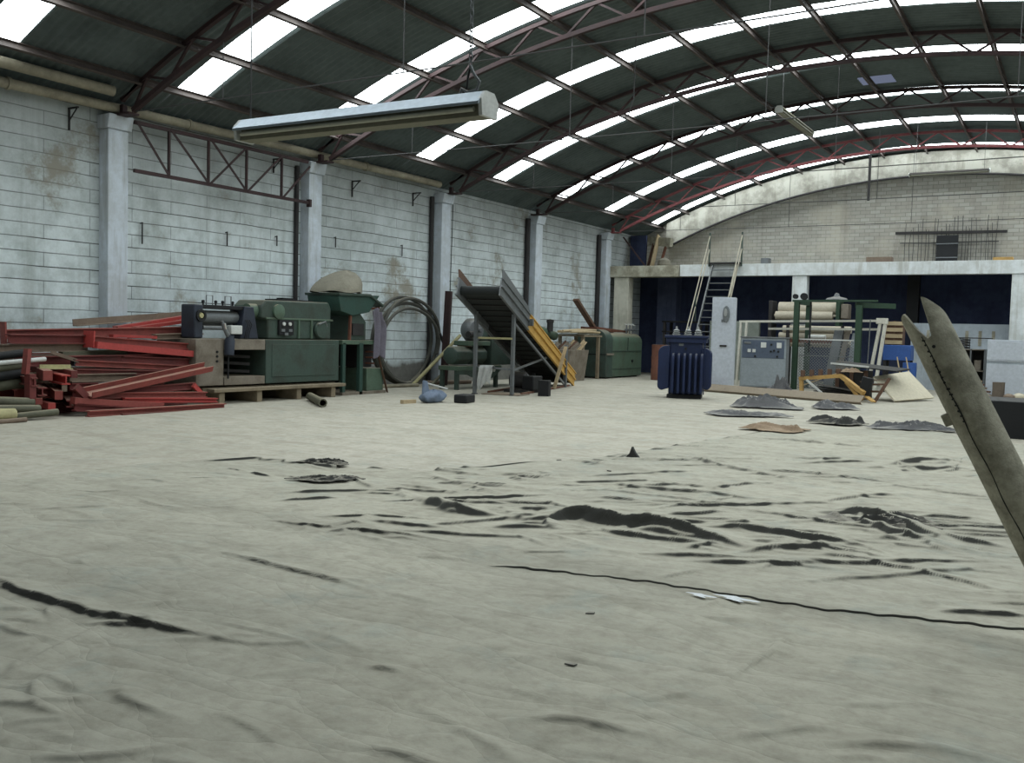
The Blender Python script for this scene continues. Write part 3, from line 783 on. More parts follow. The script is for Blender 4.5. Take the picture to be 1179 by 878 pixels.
# canvas cover draped over the hopper: its own thing
rows = []
nu, nv = 28, 9
for j in range(nv):
    s = j / (nv - 1)
    row = []
    for i in range(nu + 1):
        th = 2 * PI * i / nu
        rx = 0.56 * (1 - s ** 2.2) ** 0.62 + 0.03; ry = 0.60 * (1 - s ** 1.9) ** 0.75 + 0.03
        wob = 1 + 0.06 * math.sin(3 * th + 2) * (1 - s) + 0.05 * math.sin(9 * th + 2 * s) * (1 - 0.6 * s)
        cy = 17.02 + 0.34 * s ** 1.3
        row.append((-15.42 + rx * math.cos(th) * wob, cy + ry * math.sin(th) * wob, 2.43 + 0.54 * s + 0.02 * math.sin(5 * th)))
    rows.append(row)
cv_ = MB().grid(rows); cv_.f.append(tuple(cv_.v.index(p) if False else (len(cv_.v) - (nu + 1) + i) for i in range(nu)))
single('canvas_cover', cv_, 'canvas', 'grey-brown canvas cover draped over the green hopper', 'cover')
rows = []
for j in range(12):
    s = j / 11
    rows.append([(-14.86 + 0.05 * math.sin(i * 1.3 + s * 3) + 0.10 * (i / 10 - 0.5), 17.72 + (0.34 - 0.1 * (s < 0.2)) * i / 10 + 0.10 * s + 0.02 * math.sin(5 * s), 2.05 - 1.15 * s - 0.06 * math.sin(i * 0.9)) for i in range(11)])
single('hanging_cloth', MB().grid(rows), 'purple_cloth', 'grey-purple cloth hanging from the hopper machine', 'cloth', solid=0.012, sub=1)

# ------------------------------------------------------------------ big hose coil on the wall, poles, loose pipe
def circle_pts(cy, cz, ry, rz, x0, x1, a0, a1, n=60, wob=0.0):
    out = []
    for i in range(n + 1):
        th = a0 + (a1 - a0) * i / n
        out.append((x0 + (x1 - x0) * i / n + 0.03 * math.sin(3 * th), cy + ry * math.cos(th) * (1 + wob * math.sin(2 * th)), cz + rz * math.sin(th)))
    return out
hc = thing('hose_coil', 'big coil of dark hose leaning on the white wall', 'hose', (-16.5, 21.05, 0))
MB().tube(circle_pts(21.0, 1.28, 1.36, 1.22, -16.54, -16.48, -0.4 * PI, 1.7 * PI), 0.05, 8).build('hose', 'hose', hc)
MB().tube(circle_pts(21.05, 1.20, 1.44, 1.13, -16.42, -16.36, -0.3 * PI, 1.55 * PI), 0.05, 8).build('hose', 'hose', hc)
MB().tube(circle_pts(21.1, 1.26, 1.38, 1.20, -16.34, -16.26, -0.1 * PI, 1.5 * PI), 0.05, 8).build('hose', 'hose', hc)
MB().tube(circle_pts(21.02, 1.12, 1.36, 1.06, -16.28, -16.20, 0.08 * PI, 1.45 * PI), 0.045, 8).build('hose', 'hose', hc)
MB().tube([(-16.3, 22.45, 1.5), (-16.25, 22.6, 1.2), (-16.2, 22.72, 1.38)], 0.05, 8).build('hose_end', 'black', hc)
single('leaning_pole', MB().tube([(-16.04, 20.87, 0.05), (-15.82, 21.69, 0.75), (-15.6, 22.51, 1.46)], 0.05, 8), 'pale_yellow', 'long pale pole leaning from the floor over the green motor stand', 'pole')
single('leaning_pole', MB().tube([(-15.85, 21.5, 0.05), (-16.0, 22.4, 0.42), (-16.2, 23.3, 0.80)], 0.045, 8), 'olive', 'short olive pole leaning below the pale one beside the motor stand', 'pole')
single('floor_pipe', MB().tube([(-16.15, 19.6, 0.05), (-15.95, 21.0, 0.05)], 0.05, 8), 'pipe_tan', 'pale tube lying at the foot of the wall beside the hopper machine', 'pipe')
single('floor_pipe', MB().tube([(-16.3, 21.7, 0.07), (-15.8, 23.4, 0.07)], 0.06, 8), 'dusty_beam', 'dusty bar lying on the floor beside the motor stand', 'bar')
d = (Vector((-12.85, 13.85, 0)) - Vector((-14.75, 15.35, 0))).normalized()
P0, P1 = Vector((-14.4, 15.1, 0.085)), Vector((-12.95, 13.95, 0.085))
pp = MB(); n = 20
for r0, r1, fl in ((0.085, 0.085, 0),):
    a_, s_, u_ = pp.frame_of(P0, P1)
    rings = []
    for (q, r) in ((P0, 0.085), (P1, 0.085), (P1, 0.062), (P0, 0.062)):
        rings.append([q + (s_ * math.cos(2 * PI * i / n) + u_ * math.sin(2 * PI * i / n)) * r for i in range(n + 1)])
    rings.append(rings[0]); pp.grid(rings)
single('loose_pipe', pp, 'olive', 'short hollow pipe lying on the floor before the green machine', 'pipe')

# ------------------------------------------------------------------ motor set on a green stand under the conveyor
ms = thing('motor_stand', 'green motor set bolted on a steel stand behind the conveyor legs', 'machine', (-14.9, 21.4, 0))
MB().box(-15.05, -14.4, 20.7, 22.9, 0.52, 0.64).build('table', 'machine_green2', ms, bevel=0.01)
MB().prism([(-14.40, 20.7, 0.52), (-14.40, 22.9, 0.52), (-14.40, 22.5, 0.30), (-14.40, 21.9, 0.18), (-14.40, 21.2, 0.40), (-14.40, 20.7, 0.42)], (-0.04, 0, 0)).build('apron', 'machine_green', ms)
for x, y in ((-14.98, 20.8), (-14.5, 20.8), (-14.98, 22.75), (-14.5, 22.75)):
    MB().box(x - 0.05, x + 0.05, y - 0.05, y + 0.05, 0, 0.52).build('leg', 'machine_green', ms)
b = MB(); b.lathe((-14.72, 20.72, 0.92), (0, 1, 0), [(0, 0), (0.16, 0), (0.25, 0.06), (0.27, 0.16), (0.27, 0.72), (0.22, 0.76), (0.22, 0.86), (0.27, 0.9), (0.27, 1.5), (0.2, 1.6), (0, 1.6)], 8)
b.build('motor', 'machine_green', ms, bevel=0.02)
MB().box(-14.9, -14.55, 21.35, 21.55, 1.16, 1.2).build('cover_strip', 'dusty_beam', ms, bevel=0.01)
MB().box(-14.98, -14.48, 21.3, 22.4, 1.19, 1.32).build('bearing_bed', 'machine_green2', ms, bevel=0.015)
b = MB(); b.lathe((-14.5, 21.75, 1.62), (-1, 0.15, 0), [(0, -0.16), (0.06, -0.16), (0.06, 0), (0.28, 0.02), (0.33, 0.1), (0.33, 0.3), (0.26, 0.4), (0, 0.42)], 22); b.build('pulley', 'steel_grey', ms)
b = MB(); b.box(-14.98, -14.6, 22.1, 22.5, 1.32, 1.8); b.build('gear_case', 'machine_green', ms, bevel=0.04)
b = MB(); b.lathe((-14.5, 21.3, 1.5), (0, 1, 0), [(0, 0), (0.09, 0), (0.09, 0.22), (0, 0.24)], 12); b.build('shaft_end', 'dark_iron', ms)
b = MB(); b.prism([(-14.5, 22.5, 0.64), (-14.5, 24.6, 0.64), (-14.5, 24.3, 0.95), (-14.5, 22.9, 1.7), (-14.5, 22.5, 1.7)], (-0.7, 0, 0)); b.build('side_housing', 'machine_green', ms, bevel=0.02)
single('steel_post', MB().section((-15.9, 22.15, 0.0), (-15.75, 22.1, 2.72), C_SEC(0.2, 0.1, 0.02), (0, 1, 0)), 'truss_red', 'dark red-brown steel post standing behind the conveyor head', 'post')

# ------------------------------------------------------------------ inclined conveyor
cn = thing('belt_conveyor', 'inclined belt conveyor with black belt and yellow side rail', 'conveyor', (-13.0, 21.5, 0))
H = Vector((-12.56, 19.0, 2.56)); L = Vector((-14.05, 25.55, 0.18))
ax = (L - H).normalized(); sd = Vector((math.cos(math.radians(12.8)), math.sin(math.radians(12.8)), 0)); up = sd.cross(ax); up = up if up.z > 0 else -up
half = 0.56; LEN = (L - H).length
def cp(t, s, u): return H + ax * t + sd * s + up * u
b = MB(); b.prism([cp(0.0, -half + 0.06, 0.1), cp(0.0, half - 0.06, 0.1), cp(0.0, half - 0.06, -0.1), cp(0.0, -half + 0.06, -0.1)], ax * LEN); b.build('belt', 'belt', cn)
for k in range(17):
    t_ = 0.25 + k * 0.39
    MB().bar(cp(t_, -half + 0.08, -0.115), cp(t_, half - 0.08, -0.115), 0.03, 0.022, tuple(up)).build('belt_cleat', 'dark_iron', cn)
b = MB(); b.lathe(cp(-0.02, -half + 0.02, 0.0), sd, [(0, 0), (0.03, 0), (0.03, 0.02), (0.115, 0.02), (0.115, 2 * half - 0.06), (0.03, 2 * half - 0.06), (0.03, 2 * half - 0.04), (0, 2 * half - 0.04)], 18); b.build('head_roller', 'belt', cn)
b = MB(); b.lathe(cp(LEN, -half + 0.02, 0.0), sd, [(0, 0), (0.11, 0.0), (0.11, 2 * half - 0.04), (0, 2 * half - 0.04)], 16); b.build('tail_roller', 'dark_iron', cn)
cs = [(-0.03, -0.20), (0.03, -0.20), (0.03, -0.16), (0.0, -0.16), (0.0, 0.02), (0.045, 0.02), (0.045, 0.06), (0.0, 0.06), (0.0, 0.22), (0.03, 0.22), (0.03, 0.25), (-0.03, 0.25)]
for sgn in (-1, 1):
    m_ = [(x * sgn, y) for x, y in cs]
    if sgn < 0: m_ = m_[::-1]
    def sec(t0, t1, mat, nm):
        q = MB(); P, Q = cp(t0, half * sgn, 0), cp(t1, half * sgn, 0); n_ = len(m_)
        vs = [P + sd * x + up * y for x, y in m_] + [Q + sd * x + up * y for x, y in m_]
        q.add(vs, [(i, (i + 1) % n_, n_ + (i + 1) % n_, n_ + i) for i in range(n_)] + [tuple(reversed(range(n_))), tuple(range(n_, 2 * n_))])
        o = q.build(nm, mat, cn); return o
    o = sec(-0.25, 2.15, 'steel_grey', 'upper_side_rail'); o['label'] = 'grey upper side rail'
    o = sec(2.15, LEN + 0.1, 'yellow_rail' if sgn > 0 else 'dark_iron', 'lower_side_rail'); o['label'] = 'yellow lower side rail' if sgn > 0 else 'dark lower side rail'
    b = MB(); b.prism([cp(-0.25, half * sgn, 0.25), cp(-0.35, half * sgn, 0.42), cp(-0.28, half * sgn, 0.45), cp(1.9, half * sgn, 0.36), cp(2.1, half * sgn, 0.25)], sd * 0.015); b.build('side_guard', 'steel_grey' if sgn > 0 else 'brown_wood', cn)
    b = MB(); b.box(-0.09, 0.09, -0.03, 0.03, -0.09, 0.09); b.xf(Matrix.Translation(cp(2.1, (half + 0.05) * sgn, 0.0))); b.build('splice_plate', 'steel_grey', cn)
def zrail(y): return H.z + (y - H.y) / (L.y - H.y) * (L.z - H.z)
legY = 19.95
for s_ in (-0.50, 0.46):
    lx = H.x + ax.x / ax.y * (legY - H.y) + s_
    yy = legY + (0.15 if s_ > 0 else -0.1)
    MB().section((lx, yy, 0.0), (lx, yy, zrail(yy) - 0.12), L_SEC(0.08, 0.08, 0.012), (0, 1, 0)).build('leg', 'steel_grey', cn)
    MB().box(lx - 0.06, lx + 0.06, yy - 0.06, yy + 0.06, 0.0, 0.02).build('foot_plate', 'dark_iron', cn)
    b = MB(); b.bar((lx, yy + 0.03, zrail(yy) - 0.35), (lx - 0.85 + (0.0 if s_ > 0 else 0), yy + 4.3, 0.12), 0.05, 0.06); b.build('diagonal_brace', 'steel_grey', cn)
lx0 = H.x + ax.x / ax.y * (legY - H.y)
MB().bar((lx0 - 0.5, legY - 0.05, 1.43), (lx0 + 0.46, legY + 0.1, 1.43), 0.03, 0.05).build('cross_brace', 'pale_yellow', cn)
MB().bar((lx0 - 0.5, legY - 0.05, 0.70), (lx0 + 0.46, legY + 0.1, 0.66), 0.03, 0.05).build('cross_brace', 'steel_grey', cn)
for s_ in (-0.5, 0.5):
    MB().bar((lx0 + s_, 20.5, 0.03), (lx0 - 1.15 + s_, 25.2, 0.03), 0.06, 0.05).build('floor_skid', 'rust', cn)
for s_ in (-0.52, 0.56):
    px_, py_ = lx0 - 1.02 + s_, 24.6
    MB().section((px_, py_, 0.0), (px_ - 0.05, py_ + 0.1, 1.25), L_SEC(0.1, 0.06, 0.012), (0, 1, 0)).build('leg', 'steel_grey', cn)
single('plank', MB().bar((-12.93, 23.4, 0.02), (-12.86, 23.9, 1.22), 0.02, 0.11, (1, 0, 0)), 'raw_wood', 'raw wooden plank leaning on the low end of the conveyor', 'plank')
# rag on the lower brace
rows = []
for j in range(15):
    s = j / 14; arc = -0.16 + 1.0 * s
    row = []
    for i in range(13):
        u = i / 12
        if arc < 0: y_, z_ = legY + 0.10, 0.74 + arc * 1.0
        else: y_, z_ = legY - 0.10 - 0.03 * math.sin(u * 14 + s * 3), 0.74 - arc * (0.62 + 0.14 * math.sin(u * 5 + 1))
        if abs(arc) < 0.03: y_, z_ = legY, 0.77
        row.append((lx0 - 0.40 + u * (0.42 - 0.10 * abs(s - 0.4)) + 0.02 * math.sin(s * 6), y_, z_))
    rows.append(row)
single('rag', MB().grid(rows), 'rag', 'pale grey rag hung over the conveyor cross brace', 'cloth', solid=0.015, sub=1)
b = MB(); b.box(-0.14, 0.14, -0.12, 0.12, 0, 0.4); b.xf(place(-11.72, 20.7, 0, 15)); single('black_box', b, 'black', 'small black box on the floor beside the right conveyor leg', 'box', bevel=0.01)
gd = thing('gearmotor', 'dark gearmotor on the floor under the conveyor belt', 'motor', (-12.9, 21.6, 0))
MB().box(-13.25, -12.5, 21.2, 21.9, 0.0, 0.08).build('base', 'dark_iron', gd)
b = MB(); b.lathe((-13.2, 21.5, 0.32), (1, 0.2, 0), [(0, 0), (0.2, 0.0), (0.22, 0.05), (0.22, 0.4), (0.12, 0.45), (0.12, 0.6), (0, 0.6)], 16); b.build('body', 'dark_iron', gd)
b = MB(); b.box(-12.75, -12.4, 21.3, 21.8, 0.08, 0.45); b.build('gearbox', 'black', gd, bevel=0.03)
single('steel_bar', MB().bar((-12.6, 20.6, 0.62), (-13.0, 23.0, 0.9), 0.05, 0.05), 'steel_grey', 'grey steel bar pushed in under the conveyor above the gearmotor', 'bar')
single('sheet_offcut', MB().prism([(-13.1, 19.9, 0.004), (-12.1, 20.1, 0.004), (-12.2, 20.8, 0.004), (-13.2, 20.7, 0.004)], (0, 0, 0.02)), 'dusty_beam', 'flat grey sheet on the floor under the conveyor legs', 'sheet')

# things on the floor in front of the hose coil
bag = thing('plastic_bag', 'crumpled grey-blue bag lying on the floor before the leaning poles', 'bag', (-12.3, 16.7, 0))
rows = []
for j in range(11):
    v = PI * j / 10; row = []
    for i in range(25):
        th = 2 * PI * i / 24
        k = 1 + 0.13 * math.sin(5 * th + 3 * v) + 0.08 * math.sin(9 * th - 4 * v)
        row.append((-12.28 + 0.20 * math.sin(v) * math.cos(th) * k, 16.72 + 0.42 * math.sin(v) * math.sin(th) * k, max(0.0, 0.13 + 0.15 * math.cos(v) * k)))
    rows.append(row)
MB().grid(rows).build('bag_body', 'blue_cloth', bag, sub=1)
b = MB(); b.prism([(-12.3, 16.32, 0.16), (-12.3, 16.55, 0.2), (-12.32, 16.48, 0.48), (-12.3, 16.35, 0.50)], (0.05, 0.02, 0)); b.build('upturned_flap', 'blue_cloth', bag, bevel=0.01)
single('stick', MB().tube([(-12.34, 16.42, 0.455), (-12.1, 17.0, 0.30)], 0.022, 6), 'rag', 'short white stick lying across the grey-blue bag', 'stick')
b = MB(); b.box(-0.16, 0.16, -0.24, 0.24, 0, 0.19); b.xf(place(-11.8, 17.25, 0, 10)); single('dark_block', b, 'black', 'dark block lying beside the grey-blue bag on the floor', 'block', bevel=0.03)
single('wood_offcut', MB().bar((-12.5, 15.9, 0.04), (-12.45, 16.28, 0.04), 0.1, 0.08), 'raw_wood', 'pale wood offcut at the end of the grey-blue bag', 'wood')

# ------------------------------------------------------------------ round-topped green oven, further along the wall
ov = thing('round_top_oven', 'green round-topped machine housing beside the last wall column', 'machine', (-15.35, 32.2, 0))
def vault(x0, x1, z1, r, n=10):
    pts = [(x0, 0.05)]
    for i in range(n + 1):
        th = PI - PI / 2 * i / n
        pts.append((x0 + r + r * math.cos(th), z1 - r * 0.9 + r * 0.9 * math.sin(th)))
    for i in range(n + 1):
        th = PI / 2 - PI / 2 * i / n
        pts.append((x1 - r + r * math.cos(th), z1 - r * 0.9 + r * 0.9 * math.sin(th)))
    pts.append((x1, 0.05))
    return pts
b = MB(); b.prism([(x, 30.62, z_) for x, z_ in vault(-16.12, -14.82, 1.78, 0.45)], (0, 0.55, 0)); b.build('end_hood', 'machine_green', ov, bevel=0.02)
b = MB(); b.prism([(x, 31.18, z_) for x, z_ in vault(-16.05, -14.88, 1.66, 0.38)], (0, 2.72, 0)); b.build('body', 'machine_green2', ov, bevel=0.015)
MB().box(-14.875, -14.855, 31.2, 33.85, 0.98, 1.01).build('seam', 'machine_green', ov)
MB().box(-14.875, -14.86, 31.2, 33.85, 0.33, 0.35).build('seam', 'machine_green', ov)
MB().box(-14.875, -14.85, 32.55, 32.57, 1.0, 1.5).build('door_joint', 'machine_green', ov)
MB().box(-14.81, -14.78, 30.62, 31.2, 0.85, 0.92).build('hinge', 'worn_steel', ov)
MB().box(-16.1, -14.83, 30.6, 30.63, 0.86, 0.89).build('hood_seam', 'black', ov)
MB().lathe((-14.88, 33.0, 0.62), (1, 0, 0), [(0, 0), (0.05, 0), (0.05, 0.04), (0, 0.04)], 10).build('inspection_knob', 'black', ov)
for y in (30.8, 32.2, 33.6): MB().box(-16.0, -14.95, y - 0.06, y + 0.06, 0, 0.06).build('foot', 'dark_iron', ov)
# what lies on it
fr = thing('rusty_lattice', 'rusty flat steel frame lying on top of the round-topped green machine', 'metal frame', (-15.45, 31.9, 1.72))
for a_, b_ in (((-15.9, 30.7, 1.83), (-15.9, 33.4, 1.72)), ((-15.3, 30.7, 1.83), (-15.3, 33.4, 1.72))): MB().bar(a_, b_, 0.06, 0.08).build('side_bar', 'rust', fr)
for y in (30.8, 32.0, 33.3): MB().bar((-15.9, y, 1.83 - (y - 30.7) * 0.04), (-15.3, y, 1.83 - (y - 30.7) * 0.04), 0.06, 0.06).build('cross_bar', 'rust', fr)
single('leaning_beam', MB().section((-15.55, 30.95, 1.86), (-15.75, 29.9, 2.82), B_SEC(0.24, 0.08, 0)), 'brown_wood', 'brown plank jutting up from the frame on the green machine', 'plank')
vv = thing('valve_cluster', 'small valve fittings on the far end of the round-topped green machine', 'valve', (-15.15, 33.4, 1.66))
MB().tube([(-15.15, 32.9, 1.80), (-15.15, 33.7, 1.80)], 0.04, 8).build('pipe', 'steel_grey', vv)
for y in (33.0, 33.3, 33.6):
    MB().tube([(-15.15, y, 1.66), (-15.15, y, 1.98)], 0.03, 8).build('valve_stem', 'steel_grey', vv)
    MB().ring((-15.15, y, 2.0), (0.3, 0.2, 1), 0.09, 0.06, 0.025, 14).build('hand_wheel', 'label_white', vv)
# bins and pipes between conveyor and oven
bn = thing('steel_bin', 'grey steel bin full of scrap behind the conveyor foot', 'bin', (-15.1, 28.1, 0))
b = MB(); b.prism([(-15.55, 27.5, 0.0), (-14.75, 27.5, 0), (-14.6, 27.5, 1.05), (-15.7, 27.5, 1.05)], (0, 1.3, 0)); b.build('bin_body', 'worn_steel', bn, bevel=0.01)
for k in range(7):
    x, y = -15.4 + 0.11 * k, 27.6 + (k * 0.37) % 1.0
    MB().section((x, y, 1.03), (x + 0.15, y + 0.25, 1.28 + 0.04 * (k % 3)), L_SEC(0.1, 0.14, 0.03)).build('scrap_piece', ('worn_steel', 'brown_wood', 'raw_wood')[k % 3], bn)
tb = thing('wood_trestle', 'rough wooden rack holding sticks behind the yellow conveyor rail', 'rack', (-15.4, 28.9, 0))
for x, y in ((-15.9, 29.1), (-15.0, 29.1), (-15.9, 30.3), (-15.0, 30.3)): MB().box(x - 0.05, x + 0.05, y - 0.05, y + 0.05, 0, 1.5).build('leg', 'pallet_wood', tb)
MB().box(-16.05, -14.9, 29.0, 30.4, 1.5, 1.56).build('board', 'pallet_wood', tb)
for k, (p, q, wh) in enumerate([((-15.1, 27.8, 1.68), (-15.2, 30.5, 1.74), 'top'), ((-15.3, 28.0, 1.66), (-15.4, 30.2, 1.67), 'middle'), ((-15.0, 28.2, 1.66), (-14.95, 30.3, 1.66), 'front'), ((-15.6, 28.4, 1.66), (-15.7, 30.4, 1.68), 'rear')]):
    single('stick', MB().tube([p, ((p[0] + q[0]) / 2, (p[1] + q[1]) / 2, (p[2] + q[2]) / 2 + 0.02), q], [0.045, 0.05, 0.035], 7), 'raw_wood', 'pale peeled stick on the rack behind the conveyor, %s of the bunch' % wh, 'stick', 'peeled sticks')
single('sack_cloth', MB().grid([[(-15.9 + 1.0 * i / 8, 28.95 + 1.3 * j / 8, 1.572 + 0.03 * math.sin(i * 1.7 + j) ** 2) for i in range(9)] for j in range(9)]), 'canvas', 'pale sacking spread under the peeled sticks', 'cloth', solid=0.01)
gpv = thing('green_pipe_fitting', 'green pipe with a dark valve standing behind the conveyor rail', 'pipe', (-15.9, 27.6, 0))
MB().tube([(-15.95, 26.6, 1.95), (-15.9, 27.4, 1.72), (-15.85, 28.6, 1.5)], 0.16, 12).build('pipe', 'machine_green2', gpv)
MB().tube([(-15.9, 27.3, 0), (-15.9, 27.3, 1.72)], 0.08, 10).build('stand_pipe', 'machine_green', gpv)
MB().lathe((-15.7, 28.0, 1.65), (0, 0, 1), [(0.11, 0), (0.11, 0.3), (0.13, 0.3), (0.13, 0.4), (0, 0.42)], 12).build('valve', 'dark_iron', gpv)

# ------------------------------------------------------------------ pile of red steel beams
def beam(p, q, sec, mat, label, plate=None, up=(0, 0, 1), group='red steel beams in the pile'):
    nm = 'steel_girder'
    if plate is None:
        return single(nm, MB().section(p, q, sec, up), mat, label, 'beam', group)
    mid = (Vector(p) + Vector(q)) / 2
    t = thing(nm, label, 'beam', (mid.x, mid.y, min(p[2], q[2])), group)
    MB().section(p, q, sec, up).build('beam_body', mat, t)
    a = (Vector(q) - Vector(p)).normalized()
    for e, (w_, h_, m_) in zip((p, q), plate):
        if w_:
            MB().bar(Vector(e) - a * 0.015, Vector(e) + a * 0.015, w_, h_, up).build('end_plate', m_, t)
    return t
SECS = {'I': lambda w, h: I_SEC(w, h, 0.02), 'C': lambda w, h: C_SEC(w, h, 0.02), 'L': lambda w, h: L_SEC(w, h, 0.015), 'B': lambda w, h: B_SEC(w, h, 0)}
